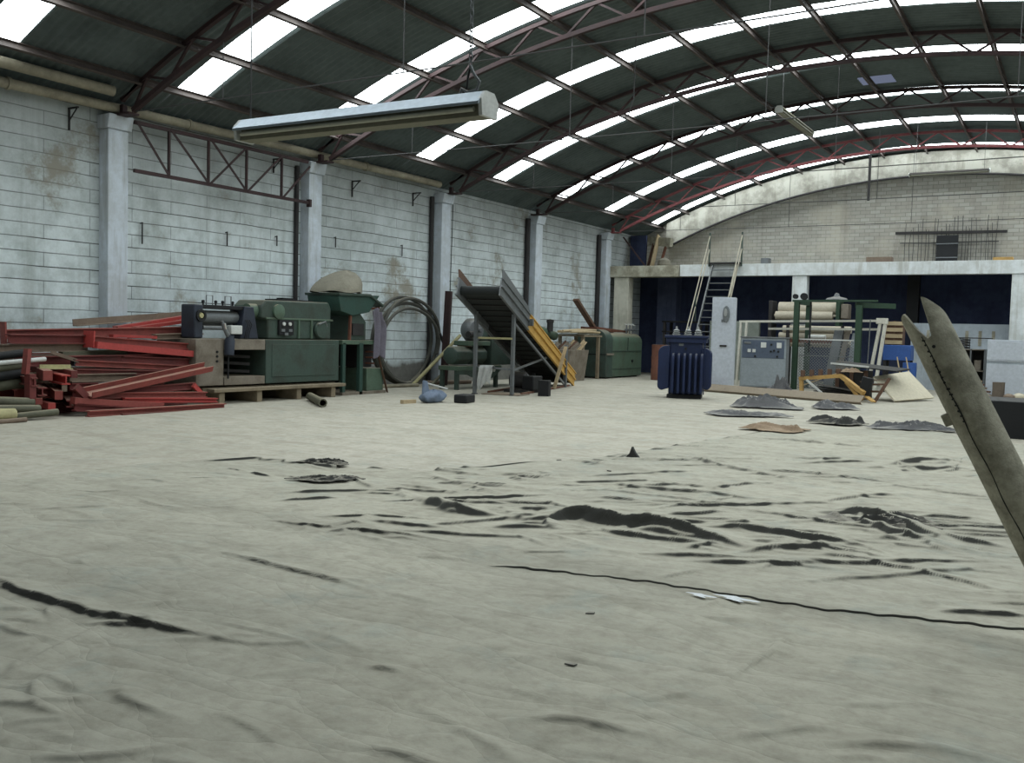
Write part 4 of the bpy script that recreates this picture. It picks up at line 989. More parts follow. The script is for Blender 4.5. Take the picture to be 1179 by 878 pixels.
BEAMS = [
    ((-16.25, 10.76, 1.55), (-16.25, 13.44, 1.79), 'L', 0.151, 0.13, 'dusty_beam', 'dust-topped steel angle lying highest on the red beam pile', None),
    ((-16.07, 11.49, 1.47), (-16.03, 13.24, 1.75), 'B', 0.173, 0.065, 'red_bright', 'bright red flat bar rising at the top right of the red pile', None),
    ((-15.89, 11.78, 1.47), (-15.89, 13.29, 1.68), 'B', 0.151, 0.065, 'red_bright', 'bright red bar under the topmost flat bar of the pile', None),
    ((-15.6, 9.02, 1.33), (-15.6, 13.15, 1.46), 'I', 0.151, 0.162, 'red_steel', 'long red I-beam with a slanted end plate along the top of the pile', 1),
    ((-15.42, 10.94, 1.33), (-15.42, 11.9, 1.31), 'B', 0.13, 0.054, 'red_bright', 'short bright red bar wedged below the long top I-beam', None),
    ((-15.45, 11.89, 1.32), (-15.45, 12.95, 1.36), 'I', 0.13, 0.108, 'dusty_beam', 'dust-brown beam end below the long top I-beam near the machine', None),
    ((-15.2, 10.34, 1.27), (-15.2, 12.65, 1.13), 'I', 0.13, 0.13, 'red_steel', 'red I-beam with a bright square end block', 2),
    ((-15.06, 10.36, 1.17), (-15.06, 12.47, 1.0), 'B', 0.151, 0.119, 'red_bright', 'thick red box bar with a bright end, under the block-ended beam', None),
    ((-15.35, 8.95, 1.26), (-15.35, 10.41, 1.26), 'I', 0.151, 0.162, 'red_dark', 'dark red I-beam end under the slanted plate at the left of the pile', None),
    ((-15.38, 8.82, 1.1), (-15.38, 10.43, 1.12), 'I', 0.13, 0.14, 'dusty_beam', 'dusty beam sagging out to the left below the dark red I-beam', None),
    ((-15.31, 9.87, 0.97), (-15.31, 11.17, 1.02), 'B', 0.13, 0.14, 'olive', 'grey-green bar in the shaded middle of the red pile', None),
    ((-15.27, 11.14, 0.99), (-15.27, 12.7, 0.97), 'I', 0.13, 0.108, 'red_dark', 'dark red bar in the middle right of the pile', None),
    ((-14.88, 9.43, 1.05), (-14.88, 9.91, 0.9), 'L', 0.065, 0.065, 'dusty_beam', 'thin bare angle slanting down at the left of the pile', None),
    ((-14.81, 9.19, 0.81), (-14.81, 9.75, 0.8), 'L', 0.086, 0.076, 'pale_yellow', 'pale yellow angle poking out at the left of the pile', None),
    ((-14.91, 9.84, 0.87), (-14.91, 12.19, 0.73), 'I', 0.13, 0.108, 'red_steel', 'red I-beam at mid height, black square at its left end', 3),
    ((-15.13, 10.95, 0.91), (-15.13, 12.67, 0.83), 'I', 0.13, 0.13, 'red_dark', 'dusty red beam above the mid-height I-beam', None),
    ((-14.84, 9.82, 0.72), (-14.84, 11.66, 0.65), 'I', 0.13, 0.097, 'red_dark', 'dull red beam just above the slanted front beam', None),
    ((-14.81, 9.71, 0.61), (-14.81, 10.99, 0.6), 'I', 0.13, 0.14, 'dusty_beam', 'dust-brown beam ending behind the slanted front beam', None),
    ((-14.27, 9.68, 0.39), (-14.7, 12.58, 0.76), 'C', 0.108, 0.173, 'red_steel', 'wide dust-topped red channel slanting up across the front of the pile', None),
    ((-14.52, 10.07, 0.5), (-14.66, 11.19, 0.6), 'L', 0.043, 0.054, 'steel_grey', 'thin bare steel angle behind the slanted front channel', None),
    ((-14.59, 10.62, 0.36), (-14.59, 12.14, 0.41), 'I', 0.13, 0.13, 'red_dark', 'dark red beam under the slanted front channel', None),
    ((-14.48, 12.04, 0.43), (-14.48, 12.22, 0.26), 'B', 0.065, 0.086, 'red_bright', 'short red stub at the right end of the pile beside the skid', None),
    ((-14.45, 9.77, 0.33), (-14.45, 12.3, 0.24), 'I', 0.13, 0.108, 'red_steel', 'red beam third from the floor at the front of the pile', None),
    ((-14.34, 10.41, 0.23), (-14.34, 12.47, 0.13), 'I', 0.108, 0.086, 'red_bright', 'pinkish red beam second from the floor at the front of the pile', None),
    ((-14.3, 9.43, 0.27), (-14.3, 11.19, 0.09), 'B', 0.13, 0.108, 'red_steel', 'red bar dipping to the right near the floor', None),
    ((-14.12, 9.58, 0.05), (-14.12, 12.47, 0.03), 'I', 0.13, 0.108, 'red_steel', 'red I-beam lying lowest at the front of the pile', None),
    ((-14.05, 10.17, 0.0), (-14.05, 12.53, -0.05), 'B', 0.086, 0.054, 'red_dark', 'thin dark bar on the floor before the lowest red beam', None),
    ((-14.3, 9.49, 0.5), (-14.3, 9.7, 0.3), 'B', 0.065, 0.108, 'red_dark', 'short dark red end stub under the left end of the slanted channel', None),
    ((-14.3, 9.46, 0.16), (-14.3, 10.44, 0.05), 'I', 0.13, 0.13, 'red_dark', 'dark red beam behind the lowest front beam', None),
    ((-14.81, 9.71, 0.46), (-14.81, 10.87, 0.45), 'I', 0.13, 0.13, 'red_dark', 'dark red beam in the left middle behind the slanted channel', None),
    ((-14.66, 9.67, 0.35), (-14.66, 10.7, 0.22), 'I', 0.13, 0.13, 'red_dark', 'dark red beam below the left end of the slanted channel', None),
    ((-14.37, 9.04, 0.69), (-15.97, 9.74, 0.74), 'B', 0.14, 0.16, 'red_steel', 'red beam end pointing out of the pile, below the pale yellow angle', None),
    ((-14.37, 9.36, 0.61), (-15.97, 9.79, 0.66), 'I', 0.14, 0.16, 'red_bright', 'red beam end pointing out of the pile, beside the black-ended I-beam', None),
    ((-14.37, 9.51, 0.7), (-15.97, 9.94, 0.75), 'B', 0.1, 0.12, 'red_dark', 'red beam end pointing out of the pile, highest, touching the pale yellow angle', None),
    ((-14.37, 8.95, 0.43), (-15.97, 9.47, 0.48), 'I', 0.14, 0.14, 'red_dark', 'red beam end pointing out of the pile, second from the left pair', None),
    ((-14.37, 9.23, 0.36), (-15.97, 10.02, 0.41), 'B', 0.12, 0.14, 'red_steel', 'red beam end pointing out of the pile, in the middle of the bundle', None),
    ((-14.37, 9.44, 0.21), (-15.97, 10.32, 0.26), 'I', 0.12, 0.12, 'red_dark', 'red beam end pointing out of the pile, lowest right, next to the front beams', None),
    ((-14.37, 9.11, 0.19), (-15.97, 9.36, 0.24), 'B', 0.12, 0.1, 'red_bright', 'red beam end pointing out of the pile, lowest in the middle', None),
    ((-14.37, 8.82, 0.59), (-15.97, 9.07, 0.64), 'I', 0.1, 0.14, 'red_dark', 'red beam end pointing out of the pile, farthest left in the bundle', None),
    ((-14.37, 9.33, 0.47), (-15.97, 10.3, 0.52), 'B', 0.08, 0.1, 'dusty_beam', 'dust-grey beam end pointing out among the red ends', None),
    ((-14.37, 8.89, 0.28), (-15.97, 9.59, 0.33), 'B', 0.1, 0.1, 'red_steel', 'red beam end pointing out of the pile, low left by the dark poles', None),
    ((-14.55, 8.81, 1.12), (-14.55, 8.77, 0.71), 'B', 0.065, 0.13, 'red_steel', 'flat red plate standing upright at the left of the pile', None),
    ((-14.48, 8.81, 0.72), (-14.48, 8.81, 0.27), 'B', 0.108, 0.151, 'red_dark', 'upright notched red post at the left of the pile', None),
]
POLES = [
    ((-15.02, 8.21, 0.94), (-15.02, 9.13, 1.05), 0.065, 'black', 'dark pipe topmost of those sticking out left of the red pile'),
    ((-14.81, 8.16, 0.86), (-14.81, 9.27, 0.94), 0.038, 'label_white', 'thin pale pipe sticking out left of the red pile'),
    ((-14.88, 8.13, 0.76), (-14.88, 9.01, 0.86), 0.076, 'olive', 'olive pipe under the thin pale one at the left of the pile'),
    ((-14.88, 8.13, 0.62), (-14.88, 8.98, 0.73), 0.086, 'black', 'dark pipe under the olive one at the left of the pile'),
    ((-14.95, 8.17, 0.48), (-14.95, 9.17, 0.58), 0.097, 'olive', 'thick olive pipe low in the left shade of the pile'),
    ((-14.45, 7.76, 0.35), (-14.45, 8.83, 0.26), 0.076, 'olive', 'olive-grey pole uppermost of those on the floor left of the pile'),
    ((-14.27, 7.67, 0.23), (-14.27, 8.83, 0.17), 0.065, 'olive', 'olive-grey pole second from the top on the floor left of the pile'),
    ((-14.12, 7.59, 0.15), (-14.12, 8.33, 0.12), 0.097, 'pale_yellow', 'thick pale pole end on the floor at the far left'),
    ((-14.19, 8.37, 0.08), (-14.19, 9.09, 0.11), 0.054, 'olive', 'thin olive pole reaching from the pale pole end to the red beams'),
    ((-14.01, 7.53, 0.02), (-14.01, 8.46, 0.04), 0.038, 'dusty_beam', 'thin dusty rod lying on the floor before the pale pole end'),
]

for p, q, sc_, w_, h_, m_, lab, pl in BEAMS:
    plates = {None: None, 1: ((0.16, 0.42, 'red_steel'), (0, 0, '')), 2: ((0.30, 0.30, 'red_bright'), (0, 0, '')), 3: ((0.11, 0.11, 'black'), (0, 0, ''))}[pl]
    if sc_ == 'C':
        # wide flat face up
        beam(p, q, [(y, x) for x, y in reversed(C_SEC(w_, 0.24, 0.02))], m_, lab, up=(0.35, 0.0, 1))
    else:
        beam(p, q, SECS[sc_](w_, h_), m_, lab, plates)
# deeper layers of the stack that carry the visible beams
for k in range(16):
    layer, col = divmod(k, 4)
    x = -16.35 + 0.42 * col; z = 0.08 + 0.27 * layer
    y0 = 8.25 + 0.22 * ((k * 5) % 4); y1 = 11.6 + 0.2 * ((k * 3) % 5)
    beam((x, y0, z), (x + 0.06 * ((k % 3) - 1), y1, z + 0.02), I_SEC(0.15, 0.17, 0.02), ('red_dark', 'red_steel', 'dusty_beam')[k % 3],
         'dark steel beam buried deep in the red pile against the wall', group='beams buried in the red pile')
for p, q, r_, m_, lab in POLES:
    single('steel_pole', MB().tube([p, q], r_, 10), m_, lab, 'pole', 'poles left of the red pile')

# ------------------------------------------------------------------ the dusty plastic sheets on the floor
def smooth_poly(pts, step=0.06):
    pts = np.array(pts, float)
    if len(pts) > 2:                          # soften the corners a little
        out = [pts[0]]
        for i in range(len(pts) - 1):
            a = pts[i]; b = pts[i + 1]
            out += [a * 0.75 + b * 0.25, a * 0.25 + b * 0.75]
        out.append(pts[-1]); pts = np.array(out)
    return pts
FOLDS = []
JR = random.Random(5)
def fold(pts, h, wf=0.03, wb=0.10, branch=True):
    p = smooth_poly(pts); out = [p[0]]; off = 0.0
    for a, b in zip(p[:-1], p[1:]):               # a creased edge is never a clean curve
        d = b - a; l = math.hypot(d[0], d[1]); n = max(1, int(l / 0.13))
        for i in range(1, n + 1):
            off = 0.6 * off + JR.gauss(0, 0.008)
            out.append(a + d * i / n + np.array((-d[1], d[0])) / max(l, 1e-6) * off)
    p = np.array(out)
    FOLDS.append((p, h, wf, wb))
    if branch and h >= 0.04:
        L = np.hypot(*np.diff(p, axis=0).T).sum()
        for k in range(int(L / 0.22) + 1):
            i = JR.randrange(len(p) - 1); d = p[min(i + 1, len(p) - 1)] - p[i]
            a = math.atan2(d[1], d[0]) + JR.choice((-1, 1)) * JR.uniform(0.12, 0.8)
            if JR.random() < 0.5: a += PI
            l = JR.uniform(0.2, 0.8) * (0.6 + 0.5 * h / 0.08)
            q = p[i] + np.array((JR.gauss(0, 0.06), JR.gauss(0, 0.06)))
            fold([q, q + l * 0.5 * np.array((math.cos(a), math.sin(a))), q + l * np.array((math.cos(a + 0.2), math.sin(a + 0.2)))], h * JR.uniform(0.25, 0.55), wf * 0.8, wb * 0.7, False)
fold([(-6.2, 3.22), (-5.55, 3.18), (-5.16, 3.12), (-4.57, 3.08), (-4.39, 3.1), (-3.94, 3.18), (-3.61, 3.25), (-3.33, 3.33)], 0.06, 0.018, 0.16)
fold([(-4.39, 3.1), (-4.26, 2.85), (-4.17, 2.6), (-4.01, 2.36)], 0.024, 0.018, 0.07)
fold([(-4.05, 3.39), (-3.67, 3.42), (-3.43, 3.43), (-3.09, 3.39)], 0.02, 0.012, 0.08)
fold([(-5.25, 4.48), (-4.91, 4.48), (-4.44, 4.43), (-3.93, 4.42), (-3.54, 4.34)], 0.036, 0.015, 0.1)
fold([(-6.08, 4.5), (-5.53, 4.47), (-4.99, 4.47)], 0.0144, 0.018, 0.08)
fold([(-3.93, 4.42), (-3.75, 4.07), (-3.61, 3.7)], 0.016, 0.018, 0.05)
fold([(-7.6, 4.36), (-7.34, 4.7), (-7.04, 5.21)], 0.024, 0.024, 0.12)
fold([(-7.65, 7.09), (-7.23, 7.07)], 0.04, 0.018, 0.1)
fold([(-6.88, 7.03), (-6.6, 7.19), (-6.42, 7.32)], 0.048, 0.021, 0.1)
fold([(-8.0, 8.17), (-7.25, 7.89), (-6.98, 8.27), (-6.48, 8.27)], 0.048, 0.024, 0.12)
fold([(-6.31, 8.33), (-5.78, 8.06), (-5.18, 7.85), (-4.52, 7.6)], 0.04, 0.018, 0.12)
fold([(-5.77, 5.45), (-5.25, 5.47), (-5.01, 5.56), (-5.21, 6.6)], 0.036, 0.018, 0.1)
fold([(-4.97, 5.19), (-4.97, 5.53), (-4.66, 5.63), (-4.0, 5.77)], 0.04, 0.018, 0.1)
fold([(-5.42, 7.0), (-4.84, 6.77), (-4.49, 6.67), (-4.09, 6.75)], 0.1, 0.0425, 0.2)
fold([(-3.98, 5.21), (-3.78, 5.3), (-3.51, 5.33)], 0.024, 0.012, 0.08)
fold([(-2.82, 3.36), (-2.73, 3.39), (-2.64, 3.39)], 0.024, 0.009, 0.06)
fold([(-3.23, 2.86), (-3.08, 3.11), (-2.87, 3.33)], 0.012, 0.03, 0.08)
fold([(-4.02, 2.43), (-3.73, 2.44), (-3.53, 2.4)], 0.024, 0.03, 0.09)
fold([(-3.69, 2.29), (-3.48, 2.21), (-3.36, 2.19)], 0.016, 0.03, 0.08)
fold([(-4.39, 2.52), (-4.37, 2.78)], 0.02, 0.03, 0.1)
fold([(-3.99, 2.31), (-4.12, 2.42), (-4.23, 2.56)], 0.016, 0.024, 0.07)
fold([(-3.37, 3.62), (-3.13, 3.56), (-2.91, 3.48)], 0.0176, 0.018, 0.08)
fold([(-8.11, 5.33), (-7.7, 5.37), (-7.65, 6.07)], 0.0176, 0.018, 0.08)
fold([(-3.57, 2.05), (-3.37, 2.24)], 0.0176, 0.018, 0.08)
fold([(-3.15, 1.97), (-3.18, 2.13), (-3.19, 2.27)], 0.0176, 0.018, 0.08)
fold([(-7.11, 4.08), (-7.22, 4.36), (-7.14, 4.57)], 0.0176, 0.018, 0.08)
fold([(-3.6, 4.41), (-3.11, 4.38)], 0.0176, 0.018, 0.08)
fold([(-3.57, 2.43), (-3.36, 2.61)], 0.0176, 0.018, 0.08)
fold([(-3.0, 2.61), (-2.79, 2.6), (-2.5, 2.51)], 0.0176, 0.018, 0.08)
fold([(-4.25, 6.86), (-3.83, 6.73), (-3.72, 7.17), (-3.29, 7.05), (-2.93, 7.12), (-2.52, 7.04), (-2.09, 6.9), (-1.94, 6.85)], 0.15, 0.0425, 0.26)
fold([(-3.52, 6.86), (-3.02, 6.73), (-2.55, 6.82), (-2.12, 6.79)], 0.056, 0.024, 0.14)
fold([(-2.7, 7.53), (-2.31, 7.62), (-1.77, 7.44), (-1.27, 7.55)], 0.09, 0.034, 0.16)
fold([(-2.2, 6.64), (-1.93, 7.03), (-1.63, 7.45)], 0.048, 0.024, 0.12)
fold([(-1.97, 8.73), (-1.57, 8.44), (-1.22, 8.07), (-0.77, 8.12)], 0.09, 0.0425, 0.14)
fold([(-2.05, 8.93), (-1.71, 8.81), (-1.48, 8.75), (-1.1, 8.37), (-0.84, 8.17)], 0.12, 0.0425, 0.16)
fold([(-2.09, 6.9), (-1.71, 7.2), (-1.26, 7.52)], 0.056, 0.024, 0.14)
fold([(-2.27, 6.37), (-1.75, 6.62), (-1.33, 6.91), (-0.81, 7.39), (-0.33, 7.78)], 0.044, 0.018, 0.16)
fold([(-1.67, 6.01), (-1.29, 6.43), (-0.87, 6.96), (-0.33, 7.68)], 0.036, 0.024, 0.14)
fold([(-5.11, 11.87), (-4.56, 11.77), (-3.75, 11.17), (-2.97, 10.71), (-2.32, 10.67)], 0.056, 0.024, 0.15)
fold([(-4.59, 8.71), (-3.82, 9.01), (-3.13, 9.08), (-2.38, 9.09)], 0.056, 0.024, 0.16)
fold([(-3.3, 9.28), (-3.19, 9.81), (-3.0, 10.28)], 0.048, 0.024, 0.12)
fold([(-2.21, 9.23), (-1.94, 9.93), (-1.48, 10.48)], 0.048, 0.024, 0.14)
fold([(-1.35, 9.11), (-1.04, 9.31), (-0.58, 9.36)], 0.048, 0.024, 0.14)
fold([(-3.52, 5.7), (-3.26, 5.87), (-3.01, 6.09)], 0.024, 0.018, 0.1)
fold([(-3.87, 6.26), (-3.31, 6.04)], 0.028, 0.015, 0.08)
fold([(-3.75, 6.46), (-3.37, 6.36), (-3.02, 6.18)], 0.024, 0.015, 0.08)
fold([(-2.36, 5.61), (-2.25, 5.88), (-2.16, 6.15)], 0.024, 0.015, 0.07)
fold([(-1.28, 5.35), (-1.32, 4.72), (-1.37, 4.2), (-1.36, 3.89)], 0.024, 0.03, 0.1)
fold([(-1.87, 5.2), (-1.86, 5.55)], 0.0176, 0.018, 0.08)
fold([(-2.39, 5.27), (-2.46, 5.0), (-2.54, 4.81)], 0.0176, 0.018, 0.08)
fold([(-2.22, 4.03), (-1.97, 4.03), (-1.73, 4.05)], 0.0176, 0.018, 0.08)
fold([(-2.16, 3.53), (-1.88, 3.52)], 0.0176, 0.018, 0.08)
fold([(-1.63, 3.69), (-1.51, 3.84), (-1.41, 4.01)], 0.0176, 0.018, 0.08)
fold([(-4.83, 14.75), (-3.57, 14.76), (-2.42, 14.76)], 0.056, 0.03, 0.2)
fold([(-2.21, 12.56), (-1.96, 13.32), (-1.28, 13.94)], 0.09, 0.051, 0.2)
fold([(-2.21, 12.56), (-1.64, 12.57), (-1.21, 13.21)], 0.08, 0.0425, 0.2)
fold([(-2.9, 8.66), (-2.35, 8.97)], 0.0176, 0.018, 0.08)
fold([(-5.7, 9.17), (-5.18, 9.28), (-4.62, 9.07)], 0.0176, 0.018, 0.08)
fold([(-3.64, 12.64), (-3.04, 12.61), (-2.62, 13.28)], 0.048, 0.024, 0.15)
fold([(-0.93, 4.19), (-0.63, 4.35), (-0.47, 4.49)], 0.0176, 0.018, 0.08)
fold([(-4.53, 7.3), (-4.1, 7.38), (-3.33, 7.13)], 0.04, 0.018, 0.12)
fold([(-3.29, 7.05), (-2.88, 7.5), (-2.47, 7.76)], 0.056, 0.024, 0.14)
fold([(-2.33, 3.79), (-2.29, 3.97)], 0.0176, 0.018, 0.08)
fold([(-1.82, 3.33), (-1.49, 3.46)], 0.0176, 0.018, 0.08)

for pts in ([(-4.4, 2.5), (-4.1, 2.15), (-3.75, 1.95)], [(-4.0, 2.55), (-3.8, 2.3), (-3.55, 2.2), (-3.3, 2.25)], [(-3.6, 2.6), (-3.35, 2.45), (-3.0, 2.5)], [(-3.9, 2.1), (-3.6, 2.25), (-3.45, 2.5)], [(-3.3, 1.9), (-3.0, 2.1), (-2.8, 2.4)],
            [(-2.9, 2.2), (-2.5, 2.25), (-2.1, 2.15)], [(-2.4, 2.7), (-2.0, 2.75), (-1.6, 2.65)], [(-1.7, 2.3), (-1.3, 2.5), (-0.9, 2.55)], [(-1.2, 3.0), (-0.8, 3.15), (-0.3, 3.1)], [(-2.0, 3.2), (-1.7, 3.4), (-1.3, 3.45)], [(-0.9, 3.7), (-0.5, 3.95), (-0.1, 4.0)], [(-4.9, 2.75), (-4.5, 2.7), (-4.2, 2.8)], [(-2.6, 1.7), (-2.3, 1.85), (-2.1, 2.1)], [(-1.4, 1.8), (-1.1, 2.0), (-0.8, 2.05)]):
    fold(pts, 0.028, 0.03, 0.08, False)
rs = random.Random(11)
for k in range(260):                          # small random creases between the big ones
    x = rs.uniform(-8, 2.5); y = rs.uniform(1.2, 15)
    a = rs.gauss(0.45, 0.55); l = rs.uniform(0.25, 1.3) * (0.5 + y / 12)
    dx, dy = math.cos(a) * l / 2, math.sin(a) * l / 2
    b = rs.uniform(-0.12, 0.12) * l
    fold([(x - dx, y - dy), (x + b * -math.sin(a), y + b * math.cos(a)), (x + dx, y + dy)], rs.uniform(0.006, 0.024), rs.uniform(0.015, 0.04), rs.uniform(0.05, 0.12), False)
for k in range(120):                          # fine dark creases of the wrinkled middle
    x = rs.uniform(-6.5, 0.5); y = rs.uniform(5.9, 15) if k % 3 else rs.uniform(6, 9.5)
    a = rs.gauss(0.42, 0.38); l = rs.uniform(0.4, 1.9) * (0.5 + y / 14)
    dx, dy = math.cos(a) * l / 2, math.sin(a) * l / 2; b = rs.uniform(-0.10, 0.10) * l
    fold([(x - dx, y - dy), (x + b * -math.sin(a), y + b * math.cos(a)), (x + dx, y + dy)], rs.uniform(0.022, 0.05), rs.uniform(0.014, 0.026), rs.uniform(0.06, 0.13), False)
def fold_height(X, Y):
    Z = np.zeros_like(X)
    for pts, h, wf, wb in FOLDS:
        R = max(wf, wb) * 2.6
        m = (X > pts[:, 0].min() - R) & (X < pts[:, 0].max() + R) & (Y > pts[:, 1].min() - R) & (Y < pts[:, 1].max() + R)
        if not m.any(): continue
        x = X[m]; y = Y[m]
        best = np.full(x.shape, 1e9); sgn = np.zeros_like(x); tt = np.zeros_like(x)
        seg = np.diff(pts, axis=0); ln = np.hypot(seg[:, 0], seg[:, 1]); tot = ln.sum(); acc = 0
        for (px, py), (sx, sy), l in zip(pts[:-1], seg, ln):
            if l < 1e-6: continue
            u = np.clip(((x - px) * sx + (y - py) * sy) / (l * l), 0, 1)
            ddx = x - px - u * sx; ddy = y - py - u * sy
            d = np.hypot(ddx, ddy)
            k = d < best
            best = np.where(k, d, best)
            nx, ny = -sy / l, sx / l
            if ny < 0 or (ny == 0 and nx > 0): nx, ny = -nx, -ny
            sgn = np.where(k, np.sign(ddx * nx + ddy * ny + 1e-9), sgn)      # + is the far side
            tt = np.where(k, (acc + u * l) / tot, tt); acc += l
        wdt = np.where(sgn > 0, wb, wf)
        env = np.clip(np.minimum(tt, 1 - tt) * 3.2, 0, 1) * (0.88 + 0.12 * np.sin(tt * tot * 5 + h * 300) * np.sin(tt * tot * 13 + 1))
        q_ = np.clip(1 - best / (wdt * 1.5), 0, 1); z = 0.85 * h * env * (0.6 * q_ + 0.4 * q_ * q_)
        Z[m] = np.maximum(Z[m], z) + 0.35 * np.minimum(Z[m], z)
    return Z
def vnoise(X, Y, s, seed):
    r = np.random.default_rng(seed); out = np.zeros_like(X)
    for k in range(10):
        a = r.uniform(0, 2 * PI); f = s * r.uniform(0.6, 1.7); ph = r.uniform(0, 2 * PI)
        out += np.sin(f * (X * math.cos(a) + Y * math.sin(a)) + ph + 1.4 * np.sin(f * 0.37 * (X * math.sin(a) - Y * math.cos(a)) + ph * 2))
    return out / 10
SEAM = np.array([(-10, 4.55), (-6.2, 4.85), (-4.0, 5.19), (-3.61, 5.27), (-3.31, 5.35), (-2.6, 5.53), (-2.34, 5.58), (-1.91, 5.61), (-1.58, 5.62), (-1.27, 5.64), (-0.85, 5.77), (-0.23, 5.93), (1.5, 6.4), (4, 6.9)])
FAR = np.array([(-10, 6.2), (-9, 7.0), (-8.1, 8.0), (-7.2, 8.05), (-6.4, 8.35), (-5.9, 9.3), (-5.3, 11.2), (-4.9, 14.3), (-4.6, 16.6), (-3.5, 17.9), (-2.2, 18.3), (-1.2, 17.0), (1, 16.5), (4, 16.0)])
def sheet(name, label, x0, x1, ylo, yhi, nx, ny, base, lip_far, seed, mat, lip_near=0.0):
    xs = np.linspace(x0, x1, nx)
    lo = ylo(xs); hi = yhi(xs)
    v = np.linspace(0, 1, ny)[:, None]
    off = 2.5                                 # rows get wider apart with distance
    a = np.log(lo + off)[None, :]; b = np.log(hi + off)[None, :]
    Y = np.exp(a + (b - a) * v) - off
    X = np.repeat(xs[None, :], ny, 0)
    Z = base + fold_height(X, Y) + 0.004 * (vnoise(X, Y, 2.2, seed) + 1) + 0.0035 * np.abs(vnoise(X, Y, 6.0, seed + 1))
    dist = hi[None, :] - Y
    lip = lip_far * (np.clip(vnoise(X, Y * 0 + 3, 5.0, seed + 2) * 2.0, -0.2, 1) + 0.2)
    Z += lip * np.exp(-(dist / 0.05) ** 2)
    if lip_near:                              # torn front edge lying over the other sheet
        dn = Y - lo[None, :]
        ln_ = lip_near * np.clip((X + 4.2) / 1.6, 0, 1) * (0.2 + np.clip(vnoise(X, X * 0 + 1, 4.0, seed + 5) * 2.2, 0, 1.6) ** 2)
        kk = np.clip((X + 3.7) / 1.2, 0, 1)
        Z += -0.012 * (1 - kk) * np.exp(-(dn / 0.25) ** 2) + 0.007 * kk + ln_ * np.exp(-(dn / 0.07) ** 2)
        Z[0, :] = np.minimum(0.007, Z[1, :])
        Y[0, :] = Y[1, :] - 0.004
    P = np.stack([X, Y, Z], -1).reshape(-1, 3)
    idx = np.arange(nx * ny).reshape(ny, nx)
    q = np.stack([idx[:-1, :-1], idx[:-1, 1:], idx[1:, 1:], idx[1:, :-1]], -1).reshape(-1, 4)
    me = bpy.data.meshes.new(name); n = len(P); f = len(q)
    me.vertices.add(n); me.vertices.foreach_set('co', P.astype(np.float32).ravel())
    me.loops.add(f * 4); me.loops.foreach_set('vertex_index', q.astype(np.int32).ravel())
    me.polygons.add(f); me.polygons.foreach_set('loop_start', np.arange(0, f * 4, 4, dtype=np.int32))
    me.polygons.foreach_set('use_smooth', [True] * f)
    me.update(calc_edges=True)
    me.materials.append(M[mat])
    o = bpy.data.objects.new(name, me); COL.objects.link(o)
    return tag(o, label, 'plastic sheet')
seam_y = lambda x: np.interp(x, SEAM[:, 0], SEAM[:, 1]) + 0.012 * np.sin(x * 21) + 0.008 * np.sin(x * 47)
far_y = lambda x: np.interp(x, FAR[:, 0], FAR[:, 1]) + 0.12 * np.sin(x * 7.3) + 0.07 * np.sin(x * 17.1)
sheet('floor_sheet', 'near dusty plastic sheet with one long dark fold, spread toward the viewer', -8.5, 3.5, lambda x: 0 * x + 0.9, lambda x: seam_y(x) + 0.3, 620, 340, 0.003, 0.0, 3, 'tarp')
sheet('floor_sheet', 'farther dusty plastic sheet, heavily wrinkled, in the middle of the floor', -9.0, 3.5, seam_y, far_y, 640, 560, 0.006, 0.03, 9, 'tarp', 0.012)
ps = MB()
for cx, cy, r in ((-1.95, 5.46, 0.055), (-1.75, 5.52, 0.08), (-1.66, 5.585, 0.045)):
    ps.add([(cx + r * (1 + 0.4 * math.sin(3 * t_) + 0.3 * math.sin(5 * t_ + 1)) * math.cos(t_) * 1.3, cy + r * 0.5 * math.sin(t_) * (1 + 0.3 * math.sin(4 * t_)), 0.024 + 0.002 * math.sin(t_)) for t_ in [2 * PI * i / 24 for i in range(24)]], [tuple(range(24))])
M['white_spill'] = dirty('dried_white_paint', (226, 230, 232), (190, 192, 190), 8, 0.5, 0.6)
single('paint_spill', MB().add(ps.v[24:48], [tuple(range(24))]), 'white_spill', 'larger dried white paint blot at the edge of the near sheet', 'stain')
single('paint_spill', MB().add(ps.v[:24], [tuple(range(24))]), 'white_spill', 'smaller dried white paint blot left of the larger one at the sheet edge', 'stain')

